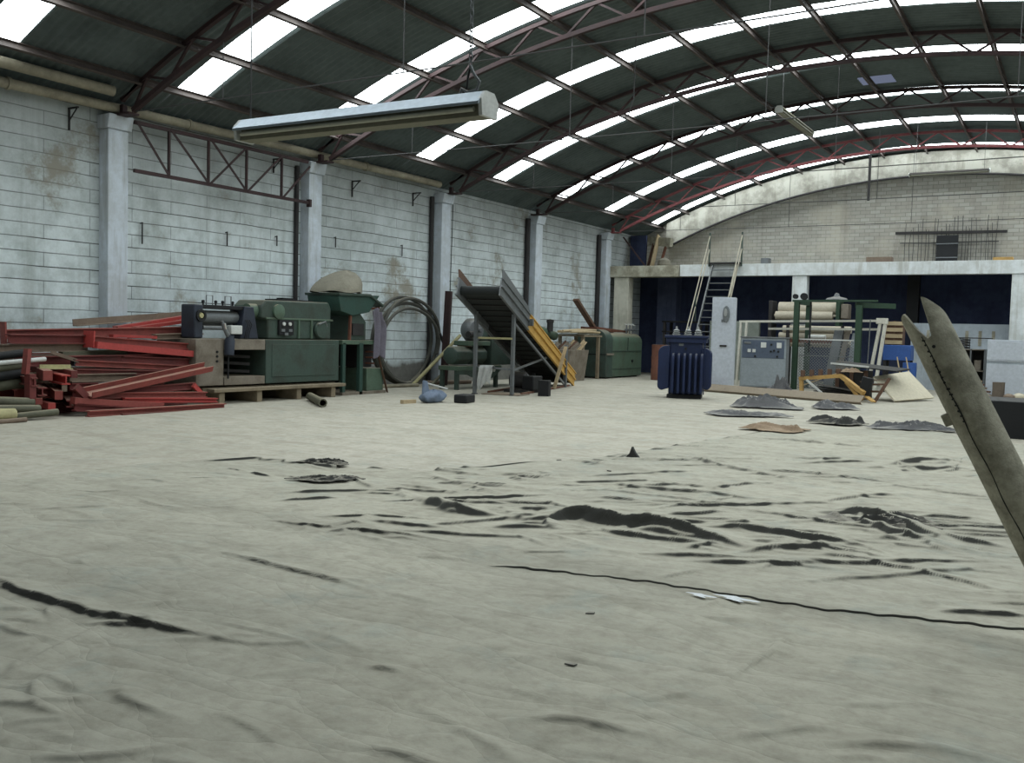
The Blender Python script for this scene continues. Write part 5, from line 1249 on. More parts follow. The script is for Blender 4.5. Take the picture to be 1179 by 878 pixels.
# ------------------------------------------------------------------ crumpled loose sheets
def crumple(name, label, cx, cy, rx, ry, h, yaw, seed, mat, cat='plastic sheet', n=64, ridges=16, group=None):
    r = np.random.default_rng(seed)
    u = np.linspace(-1, 1, n); X, Y = np.meshgrid(u, u)
    Z = np.zeros_like(X)
    for k in range(ridges):
        a = r.normal(0.1, 0.6); p = r.uniform(-0.8, 0.8); w_ = r.uniform(0.05, 0.17); hh = r.uniform(0.25, 1.0) ** 1.3
        d = np.abs(-X * math.sin(a) + Y * math.cos(a) - p + 0.08 * np.sin(X * 5 + k))
        c = r.uniform(-0.6, 0.6)
        Z = np.maximum(Z, hh * np.clip(1 - d / w_, 0, 1) * np.clip(1 - np.abs(X * math.cos(a) + Y * math.sin(a) - c) / 0.9, 0, 1))
    ang = np.arctan2(Y, X); rad = np.hypot(X, Y)
    lim = 0.82 + 0.16 * np.sin(3 * ang + seed) + 0.08 * np.sin(7 * ang + 2 * seed)
    Z *= np.clip((lim - rad) * 5, 0, 1)
    keep = rad < lim + 0.02
    ca, sa = math.cos(math.radians(yaw)), math.sin(math.radians(yaw))
    px = cx + (X * rx * ca - Y * ry * sa); py = cy + (X * rx * sa + Y * ry * ca)
    mb = MB(); mp = -np.ones(X.shape, int)
    for i in range(n):
        for j in range(n):
            if keep[i, j]:
                mp[i, j] = len(mb.v); mb.v.append((px[i, j], py[i, j], 0.03 + h * Z[i, j] + 0.008 * r.random()))
    for i in range(n - 1):
        for j in range(n - 1):
            q = (mp[i, j], mp[i, j + 1], mp[i + 1, j + 1], mp[i + 1, j])
            if min(q) >= 0: mb.f.append(tuple(int(k) for k in q))
    return single(name, mb, mat, label, cat, group, solid=0.006)
M['tarp_grey'] = dirty('grey_plastic_sheet', (104, 104, 106), (66, 66, 68), 3, 0.5, 0.5, dust=0.5, dustc=(150, 146, 136))
M['card_brown'] = dirty('brown_packing_paper', (152, 132, 110), (112, 94, 78), 3, 0.5, 0.85)
crumple('loose_sheet', 'grey plastic sheet crumpled in a peak before the long steel channel', -6.25, 21.6, 0.95, 0.62, 0.34, 25, 4, 'tarp_grey')
crumple('loose_sheet', 'small grey crumpled sheet at the right end of the long steel channel', -5.05, 22.6, 0.6, 0.5, 0.26, 20, 8, 'tarp_grey')
crumple('loose_sheet', 'flat dark crumpled sheet left of the brown packing paper', -6.0, 18.9, 1.0, 0.4, 0.10, 24, 14, 'tarp_grey')
crumple('loose_sheet', 'dark folded plastic heap right of the brown packing paper', -4.0, 18.5, 0.6, 0.36, 0.17, 22, 6, 'tarp_black')
crumple('loose_sheet', 'peaked dark plastic sheet nearest the leaning pipe', -2.75, 18.4, 0.95, 0.36, 0.2, 20, 21, 'tarp_grey')
crumple('packing_paper', 'flattened brown packing paper on the floor sheet', -4.55, 16.3, 0.66, 0.5, 0.12, 25, 12, 'card_brown', 'paper')
crumple('loose_sheet', 'black torn plastic bunched beside the middle folds', -1.45, 8.62, 0.62, 0.28, 0.10, 12, 17, 'tarp_black', ridges=12)
crumple('loose_sheet', 'torn black plastic strip at the left edge of the wrinkled sheet', -6.65, 7.2, 0.42, 0.16, 0.06, 40, 19, 'tarp_black')
crumple('loose_sheet', 'torn black plastic scrap topmost of those left on the floor', -7.45, 8.1, 0.35, 0.14, 0.07, 20, 23, 'tarp_black')

for k, (x, y, a_, wh) in enumerate(((-5.0, 11.2, 20, 'standing up alone before the conveyor'), (-2.35, 4.75, 40, 'small, nearest the viewer'), (-5.6, 10.3, 70, 'flat, left of the upright one'), (-2.05, 3.95, 10, 'on the near sheet beside a soft fold'), (-4.7, 9.9, 120, 'between the torn strips and the middle folds'))):
    ch_ = MB(); ch_.prism([(-0.06, -0.02, 0.0), (0.05, -0.03, 0.0), (0.07, 0.02, 0.0), (0.0, 0.04, 0.0)], (0.0, 0.01, 0.012)); ch_.xf(place(x, y, 0.012, a_) @ Matrix.Scale(0.45 if k in (1, 3) else 0.7, 4))
    if k == 0:
        ch_ = MB(); ch_.prism([(-0.09, 0, 0.0), (0.08, 0.01, 0.0), (0.03, 0.01, 0.06), (-0.01, 0, 0.14), (-0.04, 0, 0.05)], (0.02, 0.03, 0)); ch_.xf(place(x, y, 0.012, a_))
    single('plastic_scrap', ch_, 'tarp_black', 'dark scrap of plastic on the floor sheet, ' + wh, 'scrap')

# ------------------------------------------------------------------ transformer
M['blue_paint'] = dirty('deep_blue_transformer_paint', (32, 44, 76), (26, 30, 46), 2, 0.5, 0.45, dust=0.55, dustc=(132, 132, 128))
M['porcelain'] = dirty('grey_porcelain', (150, 152, 150), (110, 110, 106), 4, 0.4, 0.35)
tr = thing('power_transformer', 'deep blue power transformer with radiator fins on the floor', 'transformer', (-8.98, 23.35, 0))
TM = place(-8.98, 23.35, 0, 17)
def tb_(mb, nm, mat, **k): return mb.xf(TM).build(nm, mat, tr, **k)
tb_(MB().box(-0.45, 0.43, -0.36, 0.30, 0.0, 0.10), 'skid_base', 'black', bevel=0.01)
tb_(MB().box(-0.42, 0.42, -0.30, 0.30, 0.10, 1.56), 'tank', 'blue_paint', bevel=0.04)
tb_(MB().box(-0.54, 0.56, -0.42, 0.42, 1.56, 1.63), 'lid', 'blue_paint', bevel=0.012)
tb_(MB().box(-0.50, 0.52, -0.38, 0.38, 1.44, 1.56), 'tank_collar', 'blue_paint', bevel=0.01)
def fin(depth, z0, z1, r=0.16):
    pts = [(0, z0 + 0.06)]
    for i in range(7):
        th = -PI / 2 + PI / 2 * i / 6; pts.append((depth - r * 0.6 + r * 0.6 * math.cos(th), z0 + r * 0.6 + r * 0.6 * math.sin(th)))
    for i in range(9):
        th = PI / 2 * i / 8; pts.append((depth - r + r * math.cos(th), z1 - r + r * math.sin(th)))
    pts.append((0, z1))
    return pts
for k in range(6):
    x = -0.30 + 0.145 * k
    tb_(MB().prism([(x - 0.035, -0.29 - d_, z_) for d_, z_ in fin(0.27, 0.12, 1.17)], (0.07, 0, 0)), 'radiator_fin', 'blue_paint', bevel=0.018)
for k, y in enumerate((-0.30, -0.10, 0.10)):
    tb_(MB().prism([(-0.40 - d_, y - 0.05, z_) for d_, z_ in fin(0.30, 0.20, 1.36, 0.2)], (0, 0.10, 0)), 'radiator_fin', 'blue_paint', bevel=0.02)
    tb_(MB().prism([(0.40 + d_, y - 0.02, z_) for d_, z_ in fin(0.26, 0.24, 1.32, 0.2)], (0, 0.10, 0)), 'radiator_fin', 'blue_paint', bevel=0.02)
for k, x in enumerate((-0.28, 0.02, 0.28)):
    bu = tb_(MB().lathe((x, 0.0, 1.63), (0, 0, 1), [(0.09, 0), (0.11, 0.03), (0.06, 0.05), (0.10, 0.08), (0.05, 0.10), (0.085, 0.13), (0.03, 0.16), (0.02, 0.24), (0, 0.24)], 16), 'bushing', 'porcelain')
tb_(MB().box(-0.18, -0.06, -0.315, -0.30, 1.36, 1.42), 'nameplate', 'steel_grey')
tb_(MB().lathe((0.0, -0.31, 1.29), (0, -1, 0), [(0, 0), (0.03, 0), (0.03, 0.05), (0, 0.05)], 10), 'valve', 'black')
tb_(MB().box(0.47, 0.50, -0.40, -0.37, 0.12, 1.5), 'corner_rib', 'blue_paint')

# ------------------------------------------------------------------ tall pale cabinet and control cabinet
M['cab_blue'] = dirty('pale_blue_cabinet_paint', (184, 190, 198), (154, 160, 166), 1.5, 0.4, 0.5, bump=0.05)
M['cab_grey'] = dirty('blue_grey_cabinet_paint', (142, 150, 155), (112, 118, 122), 1.5, 0.5, 0.5, bump=0.05)
M['cab_dark'] = dirty('dark_blue_panel_paint', (84, 94, 110), (66, 74, 86), 2, 0.4, 0.5, bump=0.05)
tc = thing('tall_cabinet', 'tall narrow pale blue cabinet standing behind the blue transformer', 'cabinet', (-9.35, 27.5, 0))
CM = place(-9.36, 27.25, 0, 14)
MB().box(-0.34, 0.34, 0.0, 0.55, 0.05, 2.80).xf(CM).build('body', 'cab_blue', tc, bevel=0.01)
dr = MB().box(-0.325, 0.325, -0.012, 0.0, 0.12, 2.77).xf(CM).build('door', 'cab_blue', tc, bevel=0.004)
MB().box(-0.38, 0.38, -0.05, 0.6, 0.0, 0.05).xf(CM).build('plinth', 'stained_concrete', tc)
MB().box(-0.08, 0.12, -0.05, -0.012, 1.33, 1.38).xf(CM).build('handle', 'dark_iron', dr)
lm_ = MB(); pts = [(0.10 * math.cos(2 * PI * i / 20), 0.25 * math.sin(2 * PI * i / 20)) for i in range(20)]
lm_.prism([(0.08 + x, -0.012, 2.30 + z_) for x, z_ in pts], (0, -0.07, 0)); lm_.xf(CM).build('oval_lamp', 'steel_grey', dr, bevel=0.02)
lm_ = MB(); lm_.prism([(0.06 + 0.5 * x, -0.075, 2.34 + 0.5 * z_) for x, z_ in pts], (0, -0.03, 0)); lm_.xf(CM).build('lamp_lens', 'porcelain', dr, bevel=0.01)
MB().box(-0.06, 0.0, -0.03, -0.012, 2.06, 2.14).xf(CM).build('lock', 'steel_grey', dr)
cc = thing('control_cabinet', 'grey control cabinet with dark instrument panel and two white meters', 'cabinet', (-8.85, 30.0, 0))
KM = place(-8.88, 29.8, 0, 13)
KB = MB().box(-0.70, 0.70, 0.0, 0.75, 0.05, 1.62).xf(KM).build('body', 'cab_grey', cc, bevel=0.012)
MB().box(-0.74, 0.82, -0.02, 0.8, 0.0, 0.05).xf(KM).build('plinth', 'dark_iron', cc)
MB().box(-0.73, 0.80, -0.03, 0.78, 1.62, 1.66).xf(KM).build('top', 'steel_grey', cc, bevel=0.005)
pn = MB().box(-0.66, 0.64, -0.012, 0.0, 0.98, 1.55).xf(KM).build('instrument_panel', 'cab_dark', cc, bevel=0.004)
MB().box(-0.66, 0.64, -0.010, 0.0, 0.09, 0.96).xf(KM).build('lower_door', 'cab_grey', cc, bevel=0.004)
MB().box(0.70, 0.78, 0.02, 0.72, 0.05, 1.60).xf(KM).build('side_frame', 'steel_grey', cc, bevel=0.005)
for x, w_, z_, h_, mt in ((0.00, 0.17, 1.40, 0.17, 'label_white'), (0.48, 0.15, 1.40, 0.17, 'label_white'), (-0.50, 0.22, 1.46, 0.07, 'steel_grey'), (-0.44, 0.10, 1.21, 0.10, 'label_white'), (-0.29, 0.10, 1.21, 0.10, 'label_white')):
    mtr = MB().box(x - w_ / 2, x + w_ / 2, -0.035, -0.012, z_ - h_ / 2, z_ + h_ / 2).xf(KM).build('meter' if w_ > 0.12 and mt == 'label_white' else 'label_plate', mt, pn, bevel=0.004)
for x, z_ in ((0.24, 1.42), (0.23, 1.20), (0.33, 1.23), (-0.25, 1.04), (0.43, 1.04), (0.46, 1.2)):
    MB().lathe((x, -0.012, z_), (0, -1, 0), [(0, 0), (0.035, 0), (0.03, 0.04), (0, 0.04)], 12).xf(KM).build('knob', 'black', pn)
single('brick_chunk', MB().box(-8.22, -8.06, 29.2, 29.45, 0.02, 0.2), 'rust', 'rusty brown block at the right foot of the control cabinet', 'block', bevel=0.02)

# ------------------------------------------------------------------ long channel and bars before the cabinets
M['beam_beige'] = dirty('dust_covered_channel', (146, 134, 118), (104, 88, 76), 2, 0.5, 0.8, dust=0.5)
M['stump_wood'] = dirty('grey_brown_stump', (104, 94, 84), (76, 66, 56), 4, 0.5, 0.85)
single('long_girder', MB().section((-10.0, 26.75, 0.145), (-4.85, 24.9, 0.145), [(-0.12, 0), (-0.12, -0.10), (-0.10, -0.10), (-0.10, -0.02), (0.10, -0.02), (0.10, -0.10), (0.12, -0.10), (0.12, 0)], (-0.22, -0.68, 0.7)), 'beam_beige', 'long dust-covered steel channel lying tilted before the cabinets', 'beam')
single('timber_bearer', MB().bar((-10.4, 27.2, 0.06), (-9.2, 26.9, 0.06), 0.3, 0.12), 'brown_wood', 'dark timber lying at the left end of the long steel channel', 'timber')

# ------------------------------------------------------------------ low walls, ladder stair
struct('partition_wall_left', MB().box(-12.55, -10.62, 35.0, 35.15, 0, 2.24), 'grey_green_paint')
struct('partition_wall_right', MB().box(-5.3, -2.26, 35.0, 35.15, 0, 2.28), 'pale_blue_paint')
for k, x in enumerate((-4.75, -4.35, -3.95, -3.55, -3.15, -2.75)):
    s_ = struct('trim_%d' % (k + 2), MB().box(x - 0.05, x + 0.05, 34.985, 35.0, 1.55, 2.05), 'stained_concrete')
M['rail_paint'] = dirty('old_cream_rail_paint', (176, 170, 152), (128, 120, 104), 3, 0.6, 0.6)
st = thing('ladder_stair', 'steep steel ladder stair with handrails up to the mezzanine', 'ladder', (-11.9, 31.2, 0))
T0, T1 = Vector((-11.35, 30.6, 0.0)), Vector((-11.75, 34.15, 4.36))
wv = Vector((1, 0, 0))
for sgn, wd in ((-1, 'L'), (1, 'R')):
    o_ = wv * (0.46 * sgn)
    MB().bar(T0 + o_, T1 + o_, 0.05, 0.12).build('stringer', 'rail_paint' if sgn > 0 else 'steel_grey', st)
    up_ = Vector((0, -0.15, 0.95)); up2 = Vector((0, -0.08, 0.5))
    q = o_ * 1.35
    MB().tube([T0 + q + up_ * 0.9, T1 + q + Vector((0, 0, 1.05))], 0.022, 8).build('handrail', 'rail_paint', st)
    MB().tube([T0 + q + up2 * 0.9, T1 + q + Vector((0, 0, 0.55))], 0.018, 8).build('mid_rail', 'rail_paint', st)
    MB().bar(T1 + q + Vector((0, 0, -0.1)), T1 + q + Vector((0, 0.0, 1.15)), 0.05, 0.05).build('top_post', 'machine_green', st)
    MB().bar(T0 + q, T0 + q + up_ * 0.95, 0.045, 0.045).build('bottom_post', 'machine_green', st)
    m_ = T0.lerp(T1, 0.5) + q
    MB().bar(m_, m_ + Vector((0, -0.05, 0.95)), 0.04, 0.04).build('middle_post', 'machine_green', st)
nst = 17
for k in range(1, nst):
    c = T0.lerp(T1, k / nst)
    MB().box(c.x - 0.44, c.x + 0.44, c.y - 0.09, c.y + 0.09, c.z - 0.015, c.z + 0.015).build('tread', 'steel_grey', st)
MB().box(T1.x - 0.6, T1.x + 0.6, 34.0, 34.2, 4.34, 4.40).build('landing_bar', 'dark_iron', st)

# ------------------------------------------------------------------ green gantry frame with chain-link and what stands behind it
M['gantry_green'] = dirty('gantry_green_paint', (48, 70, 54), (40, 46, 38), 2.5, 0.5, 0.6, dust=0.45)
M['roll_paper'] = dirty('beige_roll', (186, 178, 160), (150, 140, 122), 2, 0.5, 0.75, dust=0.3)
M['white_steel'] = dirty('white_painted_steel', (206, 204, 192), (166, 160, 144), 2.5, 0.5, 0.55)
gf = thing('green_gantry', 'dark green steel gantry frame right of the control cabinet', 'frame', (-7.1, 30.9, 0))
MB().section((-8.06, 30.5, 0), (-8.06, 30.5, 2.82), I_SEC(0.16, 0.16, 0.03), (0, 1, 0)).build('post', 'gantry_green', gf)
MB().section((-6.18, 30.7, 0), (-6.18, 30.7, 2.72), I_SEC(0.18, 0.18, 0.03), (0, 1, 0)).build('post', 'gantry_green', gf)
MB().section((-8.06, 32.0, 0), (-8.06, 32.0, 2.78), I_SEC(0.16, 0.16, 0.03), (0, 1, 0)).build('post', 'gantry_green', gf)
MB().bar((-8.2, 30.5, 2.84), (-5.65, 30.72, 2.86), 0.16, 0.06).build('top_beam', 'gantry_green', gf)
MB().bar((-6.3, 30.75, 2.73), (-5.3, 31.6, 2.73), 0.12, 0.16).build('side_beam', 'gantry_green', gf)
MB().bar((-8.06, 30.5, 2.80), (-8.06, 32.05, 2.80), 0.12, 0.12).build('side_beam', 'gantry_green', gf)
MB().tube([(-7.65, 30.6, 2.8), (-7.65, 30.6, 1.5), (-7.66, 30.6, 1.2)], 0.03, 8).build('hanging_rod', 'black', gf)
for x, z_, r_ in ((-8.12, 2.98, 0.08), (-7.85, 2.98, 0.11)):
    MB().lathe((x, 30.5, z_), (0, 1, 0), [(0, -0.06), (r_, -0.06), (r_ * 0.7, 0), (r_, 0.06), (0, 0.06)], 16).build('pulley', 'black', gf)
cl = thing('chain_link_panel', 'dark chain-link fence panel set inside the green gantry', 'fence', (-7.1, 30.6, 0.05))
fr_ = [(-7.95, 30.56), (-6.3, 30.66)]
for z_ in (0.06, 1.62): MB().bar((-7.95, 30.56, z_), (-6.3, 30.66, z_), 0.035, 0.035).build('frame_rail', 'label_white' if z_ > 1 else 'steel_grey', cl)
MB().bar((-7.95, 30.56, 1.1), (-6.3, 30.66, 1.1), 0.03, 0.03).build('frame_rail', 'steel_grey', cl)
mesh_ = MB(); W_, H_ = 1.65, 1.52; p_ = 0.09
def wire_line(u0, v0, du):
    # from (u0, v0) going up at 45 degrees until the frame is met
    L_ = min((W_ - u0) if du > 0 else u0, H_ - v0)
    if L_ < 0.03: return
    a_ = (u0, v0); b_ = (u0 + du * L_, v0 + L_)
    f3 = lambda u, v: (-7.95 + 1.65 * u / W_, 30.56 + 0.10 * u / W_, 0.08 + v)
    mesh_.tube([f3(*a_), f3(*b_)], 0.008, 4)
k = 0
while k * p_ < W_:
    wire_line(k * p_, 0, 1); wire_line(k * p_, 0, -1); k += 1
k = 1
while k * p_ < H_:
    wire_line(0, k * p_, 1); wire_line(W_, k * p_, -1); k += 1
mesh_.build('wire_mesh', 'steel_grey', cl, smooth=False)

wf = thing('white_trestle', 'long white steel trestle with two rails behind the cabinets', 'trestle', (-7.8, 31.4, 0))
MB().bar((-10.15, 31.2, 2.16), (-5.62, 31.2, 2.26), 0.07, 0.07).build('top_rail', 'white_steel', wf)
MB().bar((-9.2, 31.35, 1.94), (-5.65, 31.35, 1.99), 0.06, 0.07).build('lower_rail', 'white_steel', wf)
for x, b_ in ((-5.62, -5.95), (-5.48, -5.72)):
    MB().bar((x, 31.2, 2.28), (b_, 31.2, 0.0), 0.09, 0.14, (0, 1, 0)).build('leg', 'white_steel', wf)
MB().box(-5.75, -5.42, 31.1, 31.3, 2.16, 2.34).build('leg_head', 'white_steel', wf, bevel=0.01)
for x in (-10.1, -9.9): MB().bar((x, 31.2, 2.16), (x - 0.1, 31.25, 0.0), 0.07, 0.07).build('leg', 'white_steel', wf)
rm = thing('roll_stand', 'old roller machine with two wide beige rolls behind the green gantry', 'machine', (-8.4, 33.5, 0))
MB().lathe((-9.45, 33.45, 2.70), (1, 0.02, 0), [(0, 0), (0.22, 0), (0.22, 2.0), (0, 2.0)], 24).build('upper_roll', 'roll_paper', rm)
MB().lathe((-9.55, 33.2, 2.44), (1, 0.02, 0), [(0, 0), (0.05, 0), (0.05, 0.05), (0.15, 0.05), (0.15, 2.0), (0.05, 2.0), (0.05, 2.1), (0, 2.1)], 20).build('lower_roll', 'roll_paper', rm)
for x, mt in ((-9.68, 'dark_iron'), (-7.38, 'gantry_green')):
    MB().box(x - 0.06, x + 0.06, 33.1, 33.75, 0, 2.95).build('side_frame', mt, rm, bevel=0.02)
MB().box(-7.3, -7.05, 33.2, 33.7, 2.35, 2.85).build('gear_cover', 'worn_steel', rm, bevel=0.03)
MB().box(-9.6, -7.4, 33.15, 33.7, 2.15, 2.25).build('cross_beam', 'navy_machine', rm)
MB().lathe((-9.75, 33.3, 2.7), (1, 0, 0), [(0, 0), (0.12, 0), (0.12, 0.06), (0, 0.06)], 14).build('end_bearing', 'black', rm)
for k, (x, z_, wh) in enumerate(((0.0, 2.06, 'top'), (-0.12, 1.82, 'middle'), (0.05, 1.58, 'lowest'))):
    single('paper_roll', MB().lathe((-9.0 + x, 32.4, z_ - 0.1), (1, 0, 0), [(0, 0), (0.12, 0), (0.12, 2.25), (0, 2.25)], 16), 'roll_paper', 'long beige roll stacked behind the white trestle rails, %s of three' % wh, 'roll')
rk = thing('roll_rack', 'dark steel rack carrying the long beige rolls behind the trestle', 'rack', (-7.9, 32.4, 0))
for x in (-8.8, -7.0):
    MB().box(x - 0.05, x + 0.05, 32.22, 32.27, 0, 2.1).build('upright', 'dark_iron', rk); MB().box(x - 0.05, x + 0.05, 32.53, 32.58, 0, 2.1).build('upright', 'dark_iron', rk)
    MB().box(x - 0.05, x + 0.05, 32.22, 32.58, 1.28, 1.34).build('shelf_arm', 'dark_iron', rk)
single('white_tube', MB().lathe((-8.0, 31.9, 1.70), (1, 0, 0), [(0, 0), (0.08, 0), (0.08, 0.55), (0, 0.55)], 16), 'label_white', 'short bright white tube behind the left post of the green gantry', 'tube')
rkb = MB().box(-8.6, -7.0, 31.75, 32.1, 1.5, 1.61); single('steel_shelf', rkb, 'rust', 'rusty shelf bar under the short white tube behind the gantry', 'shelf')
for x0, z0, x1, z1, w_, mt, wh in ((-7.25, 0.0, -7.0, 1.95, 0.28, 'steel_grey', 'leftmost, dark grey'), (-6.95, 0.3, -6.7, 2.0, 0.16, 'worn_steel', 'in the middle, slim'), (-6.6, 0.0, -6.45, 1.85, 0.24, 'cab_grey', 'rightmost, beside the gantry post')):
    single('leaning_plate', MB().bar((x0, 31.5, max(z0, 0.0)), (x1, 31.75, z1), 0.04, w_, (1, 0, 0)), mt, 'narrow steel panel leaning behind the chain-link, ' + wh, 'panel')
single('junction_box', MB().box(-6.9, -6.5, 31.0, 31.35, 0.0, 0.95), 'worn_steel', 'pale steel box behind the right part of the chain-link', 'box', bevel=0.02)
lamp_ = MB(); lamp_.lathe((-6.95, 31.0, 2.90), (0, 0, 1), [(0, 0), (0.34, 0.0), (0.30, 0.05), (0.10, 0.10), (0.06, 0.2), (0, 0.22)], 18)
single('lamp_shade', lamp_, 'steel_grey', 'grey pan lamp shade lying on top of the green gantry', 'lamp shade')

# ------------------------------------------------------------------ scrap heap
M['wood_yellow'] = dirty('yellow_timber', (188, 152, 92), (120, 92, 58), 3, 0.5, 0.7)
M['board_beige'] = dirty('pale_board', (200, 192, 170), (170, 160, 138), 1.5, 0.4, 0.8)
ya = thing('yellow_timber_frame', 'broken yellow timber frame with dark blocks on the scrap heap', 'timber frame', (-5.9, 26.4, 0))
MB().bar((-6.85, 26.5, 0.52), (-5.65, 26.3, 0.66), 0.12, 0.10).build('rail', 'wood_yellow', ya)
MB().bar((-5.70, 26.3, 0.66), (-5.0, 25.85, 0.24), 0.12, 0.10).build('rail', 'wood_yellow', ya)
MB().bar((-5.55, 26.35, 0.5), (-5.05, 25.9, 0.08), 0.10, 0.10).build('rail', 'wood_yellow', ya)
for k in range(5):
    x = -6.75 + 0.24 * k
    MB().box(x - 0.04, x + 0.04, 26.35, 26.55, 0.58 + 0.02 * k, 0.76 + 0.02 * k).build('dark_block', 'brown_wood', ya)
MB().bar((-6.8, 26.5, 0.5), (-6.75, 26.45, 0.0), 0.1, 0.1).build('leg', 'wood_yellow', ya)
single('rubber_slab', MB().box(-0.14, 0.14, -0.06, 0.06, -0.24, 0.24).xf(place(-4.98, 26.0, 0.42, 0, 0, 12)), 'black', 'dark rubber slab standing tilted on the scrap heap', 'slab', bevel=0.02)
cf = thing('broken_chair_frame', 'broken brown wooden frame with rungs leaning at the pale board', 'frame', (-4.6, 25.9, 0))
MB().bar((-4.76, 26.0, 0.0), (-4.42, 26.1, 0.66), 0.07, 0.08).build('post', 'brown_wood', cf)
MB().bar((-5.2, 26.3, 0.0), (-4.95, 26.45, 0.60), 0.06, 0.07).build('post', 'wood_yellow', cf)
for a_ in (0.45, 0.75): MB().bar(Vector((-4.76, 26.0, 0.0)).lerp(Vector((-4.42, 26.1, 0.66)), a_), Vector((-5.2, 26.3, 0.0)).lerp(Vector((-4.95, 26.45, 0.60)), a_), 0.05, 0.05).build('rung', 'brown_wood', cf)
pa, pb, pc, pd = Vector((-4.36, 26.55, 0.02)), Vector((-3.66, 28.5, 0.06)), Vector((-4.42, 29.0, 0.75)), Vector((-5.04, 27.15, 0.62))
single('board', MB().prism([pa, pb, pc, pd], (0.03, -0.01, 0.03)), 'board_beige', 'large pale board tilted on the floor right of the scrap heap', 'board')
for k in range(6):
    single('thin_sheet', MB().prism([(-6.6 + 0.05 * k, 26.62 + 0.01 * k, 0.06 + 0.06 * k), (-5.25 + 0.03 * k, 26.50, 0.02 + 0.03 * k), (-5.15, 27.0, 0.03 + 0.035 * k), (-6.5, 27.1, 0.07 + 0.06 * k)], (0, 0, 0.012)), 'dark_iron',
           'dark thin sheet fanned out under the yellow timbers, ' + ('lowest', 'second from below', 'third from below', 'fourth from below', 'fifth from below', 'topmost')[k] + ' of six', 'sheet', 'dark sheets under the yellow timbers')
single('corrugated_panel', MB().prism([(-6.1, 27.0, 0.93), (-4.4, 26.9, 0.80), (-4.2, 27.9, 0.85), (-5.9, 28.1, 0.98)], (0, 0, 0.03)), 'black', 'dark flat panel with a light edge lying across the scrap heap', 'panel')
single('edge_strip', MB().bar((-6.12, 26.94, 0.97), (-5.1, 26.88, 0.91), 0.05, 0.05), 'label_white', 'white strip along the edge of the dark flat panel', 'strip')
for k, (p, q, w_, h_, m_, wh) in enumerate((((-6.9, 26.9, 0.3), (-5.9, 27.0, 0.72), 0.10, 0.03, 'raw_wood', 'pale, rising behind the yellow rail'), ((-6.3, 26.15, 0.03), (-5.35, 25.75, 0.1), 0.16, 0.03, 'brown_wood', 'brown, flat on the floor before the yellow frame'), ((-4.7, 25.6, 0.05), (-5.4, 26.6, 0.35), 0.12, 0.03, 'wood_yellow', 'yellow, slanting by the broken frame'), ((-5.3, 26.9, 0.5), (-4.5, 26.6, 0.62), 0.09, 0.03, 'dusty_beam', 'grey-brown, under the dark flat panel'), ((-7.3, 26.1, 0.03), (-6.75, 25.95, 0.06), 0.14, 0.02, 'cab_grey', 'pale grey, left end of the heap'))):
    single('scrap_lath', MB().bar(p, q, w_, h_), m_, 'scrap lath in the heap, ' + wh, 'lath')
sb = thing('scrap_crate', 'dark crate of scrap under the flat panel behind the yellow timbers', 'crate', (-5.3, 27.5, 0))
for x in (-5.98, -5.6, -5.22): MB().box(x - 0.05, x + 0.05, 27.15, 27.2, 0, 0.8).build('slat', 'brown_wood', sb)
MB().box(-6.03, -5.17, 27.2, 27.9, 0.0, 0.78).build('crate_body', 'dark_iron', sb, bevel=0.02)
crumple('grey_sacking', 'grey crumpled sacking heaped beside the control cabinet', -7.5, 26.75, 0.62, 0.5, 0.62, 10, 31, 'tarp_grey', 'sack')
single('white_stick', MB().bar((-6.62, 26.36, 0.5), (-6.1, 26.2, 0.12), 0.04, 0.05), 'label_white', 'white stick leaning on the grey sacking', 'stick')
crumple('brown_rag', 'brown rag lying on the yellow timbers', -5.5, 26.5, 0.34, 0.3, 0.14, 0, 33, 'card_brown', 'cloth').location.z += 0.73

# ------------------------------------------------------------------ right background
wc = thing('wooden_crate', 'brown slatted wooden crate stacked on the blue box', 'crate', (-5.35, 32.2, 1.5))
for k in range(4): MB().box(-5.62, -5.10, 32.0, 32.03, 1.54 + 0.20 * k, 1.66 + 0.20 * k).build('slat', 'raw_wood', wc)
for x in (-5.6, -5.36, -5.12): MB().box(x - 0.03, x + 0.03, 32.03, 32.06, 1.52, 2.28).build('batten', 'brown_wood', wc)
MB().box(-5.62, -5.10, 32.06, 32.5, 1.52, 2.26).build('crate_body', 'brown_wood', wc)
M['blue_box'] = dirty('blue_painted_box', (58, 92, 156), (46, 66, 108), 2, 0.4, 0.5)
bb = thing('blue_bin', 'blue box on a dark stand under the wooden crate', 'box', (-5.2, 32.2, 0))
MB().box(-5.66, -4.82, 31.95, 32.6, 1.02, 1.51).build('body', 'blue_box', bb, bevel=0.02)
for x, y in ((-5.6, 32.0), (-4.88, 32.0), (-5.6, 32.55), (-4.88, 32.55)): MB().box(x - 0.04, x + 0.04, y - 0.04, y + 0.04, 0, 1.02).build('leg', 'dark_iron', bb)
MB().box(-5.6, -4.88, 32.0, 32.5, 0.45, 0.52).build('shelf', 'brown_wood', bb)
single('blue_drum', MB().lathe((-4.75, 31.4, 0.0), (0, 0, 1), [(0, 0), (0.2, 0), (0.21, 0.25), (0.2, 0.5), (0.21, 0.75), (0.2, 0.98), (0, 0.98)], 18), 'blue_box', 'small blue drum half hidden by the tip of the leaning pipe', 'drum')
single('thin_pole', MB().tube([(-5.95, 31.0, 0.0), (-5.92, 31.0, 1.2), (-5.9, 31.0, 2.3)], 0.018, 6), 'steel_grey', 'thin upright pole right of the white trestle legs', 'pole')
for x, wh in ((-4.98, 'left'), (-4.72, 'right')):
    single('thin_stick', MB().tube([(x + 0.15, 31.0, 0.0), (x - 0.1, 31.1, 1.15)], 0.02, 6), 'raw_wood', 'thin pale stick leaning before the blue box, %s of two' % wh, 'stick')
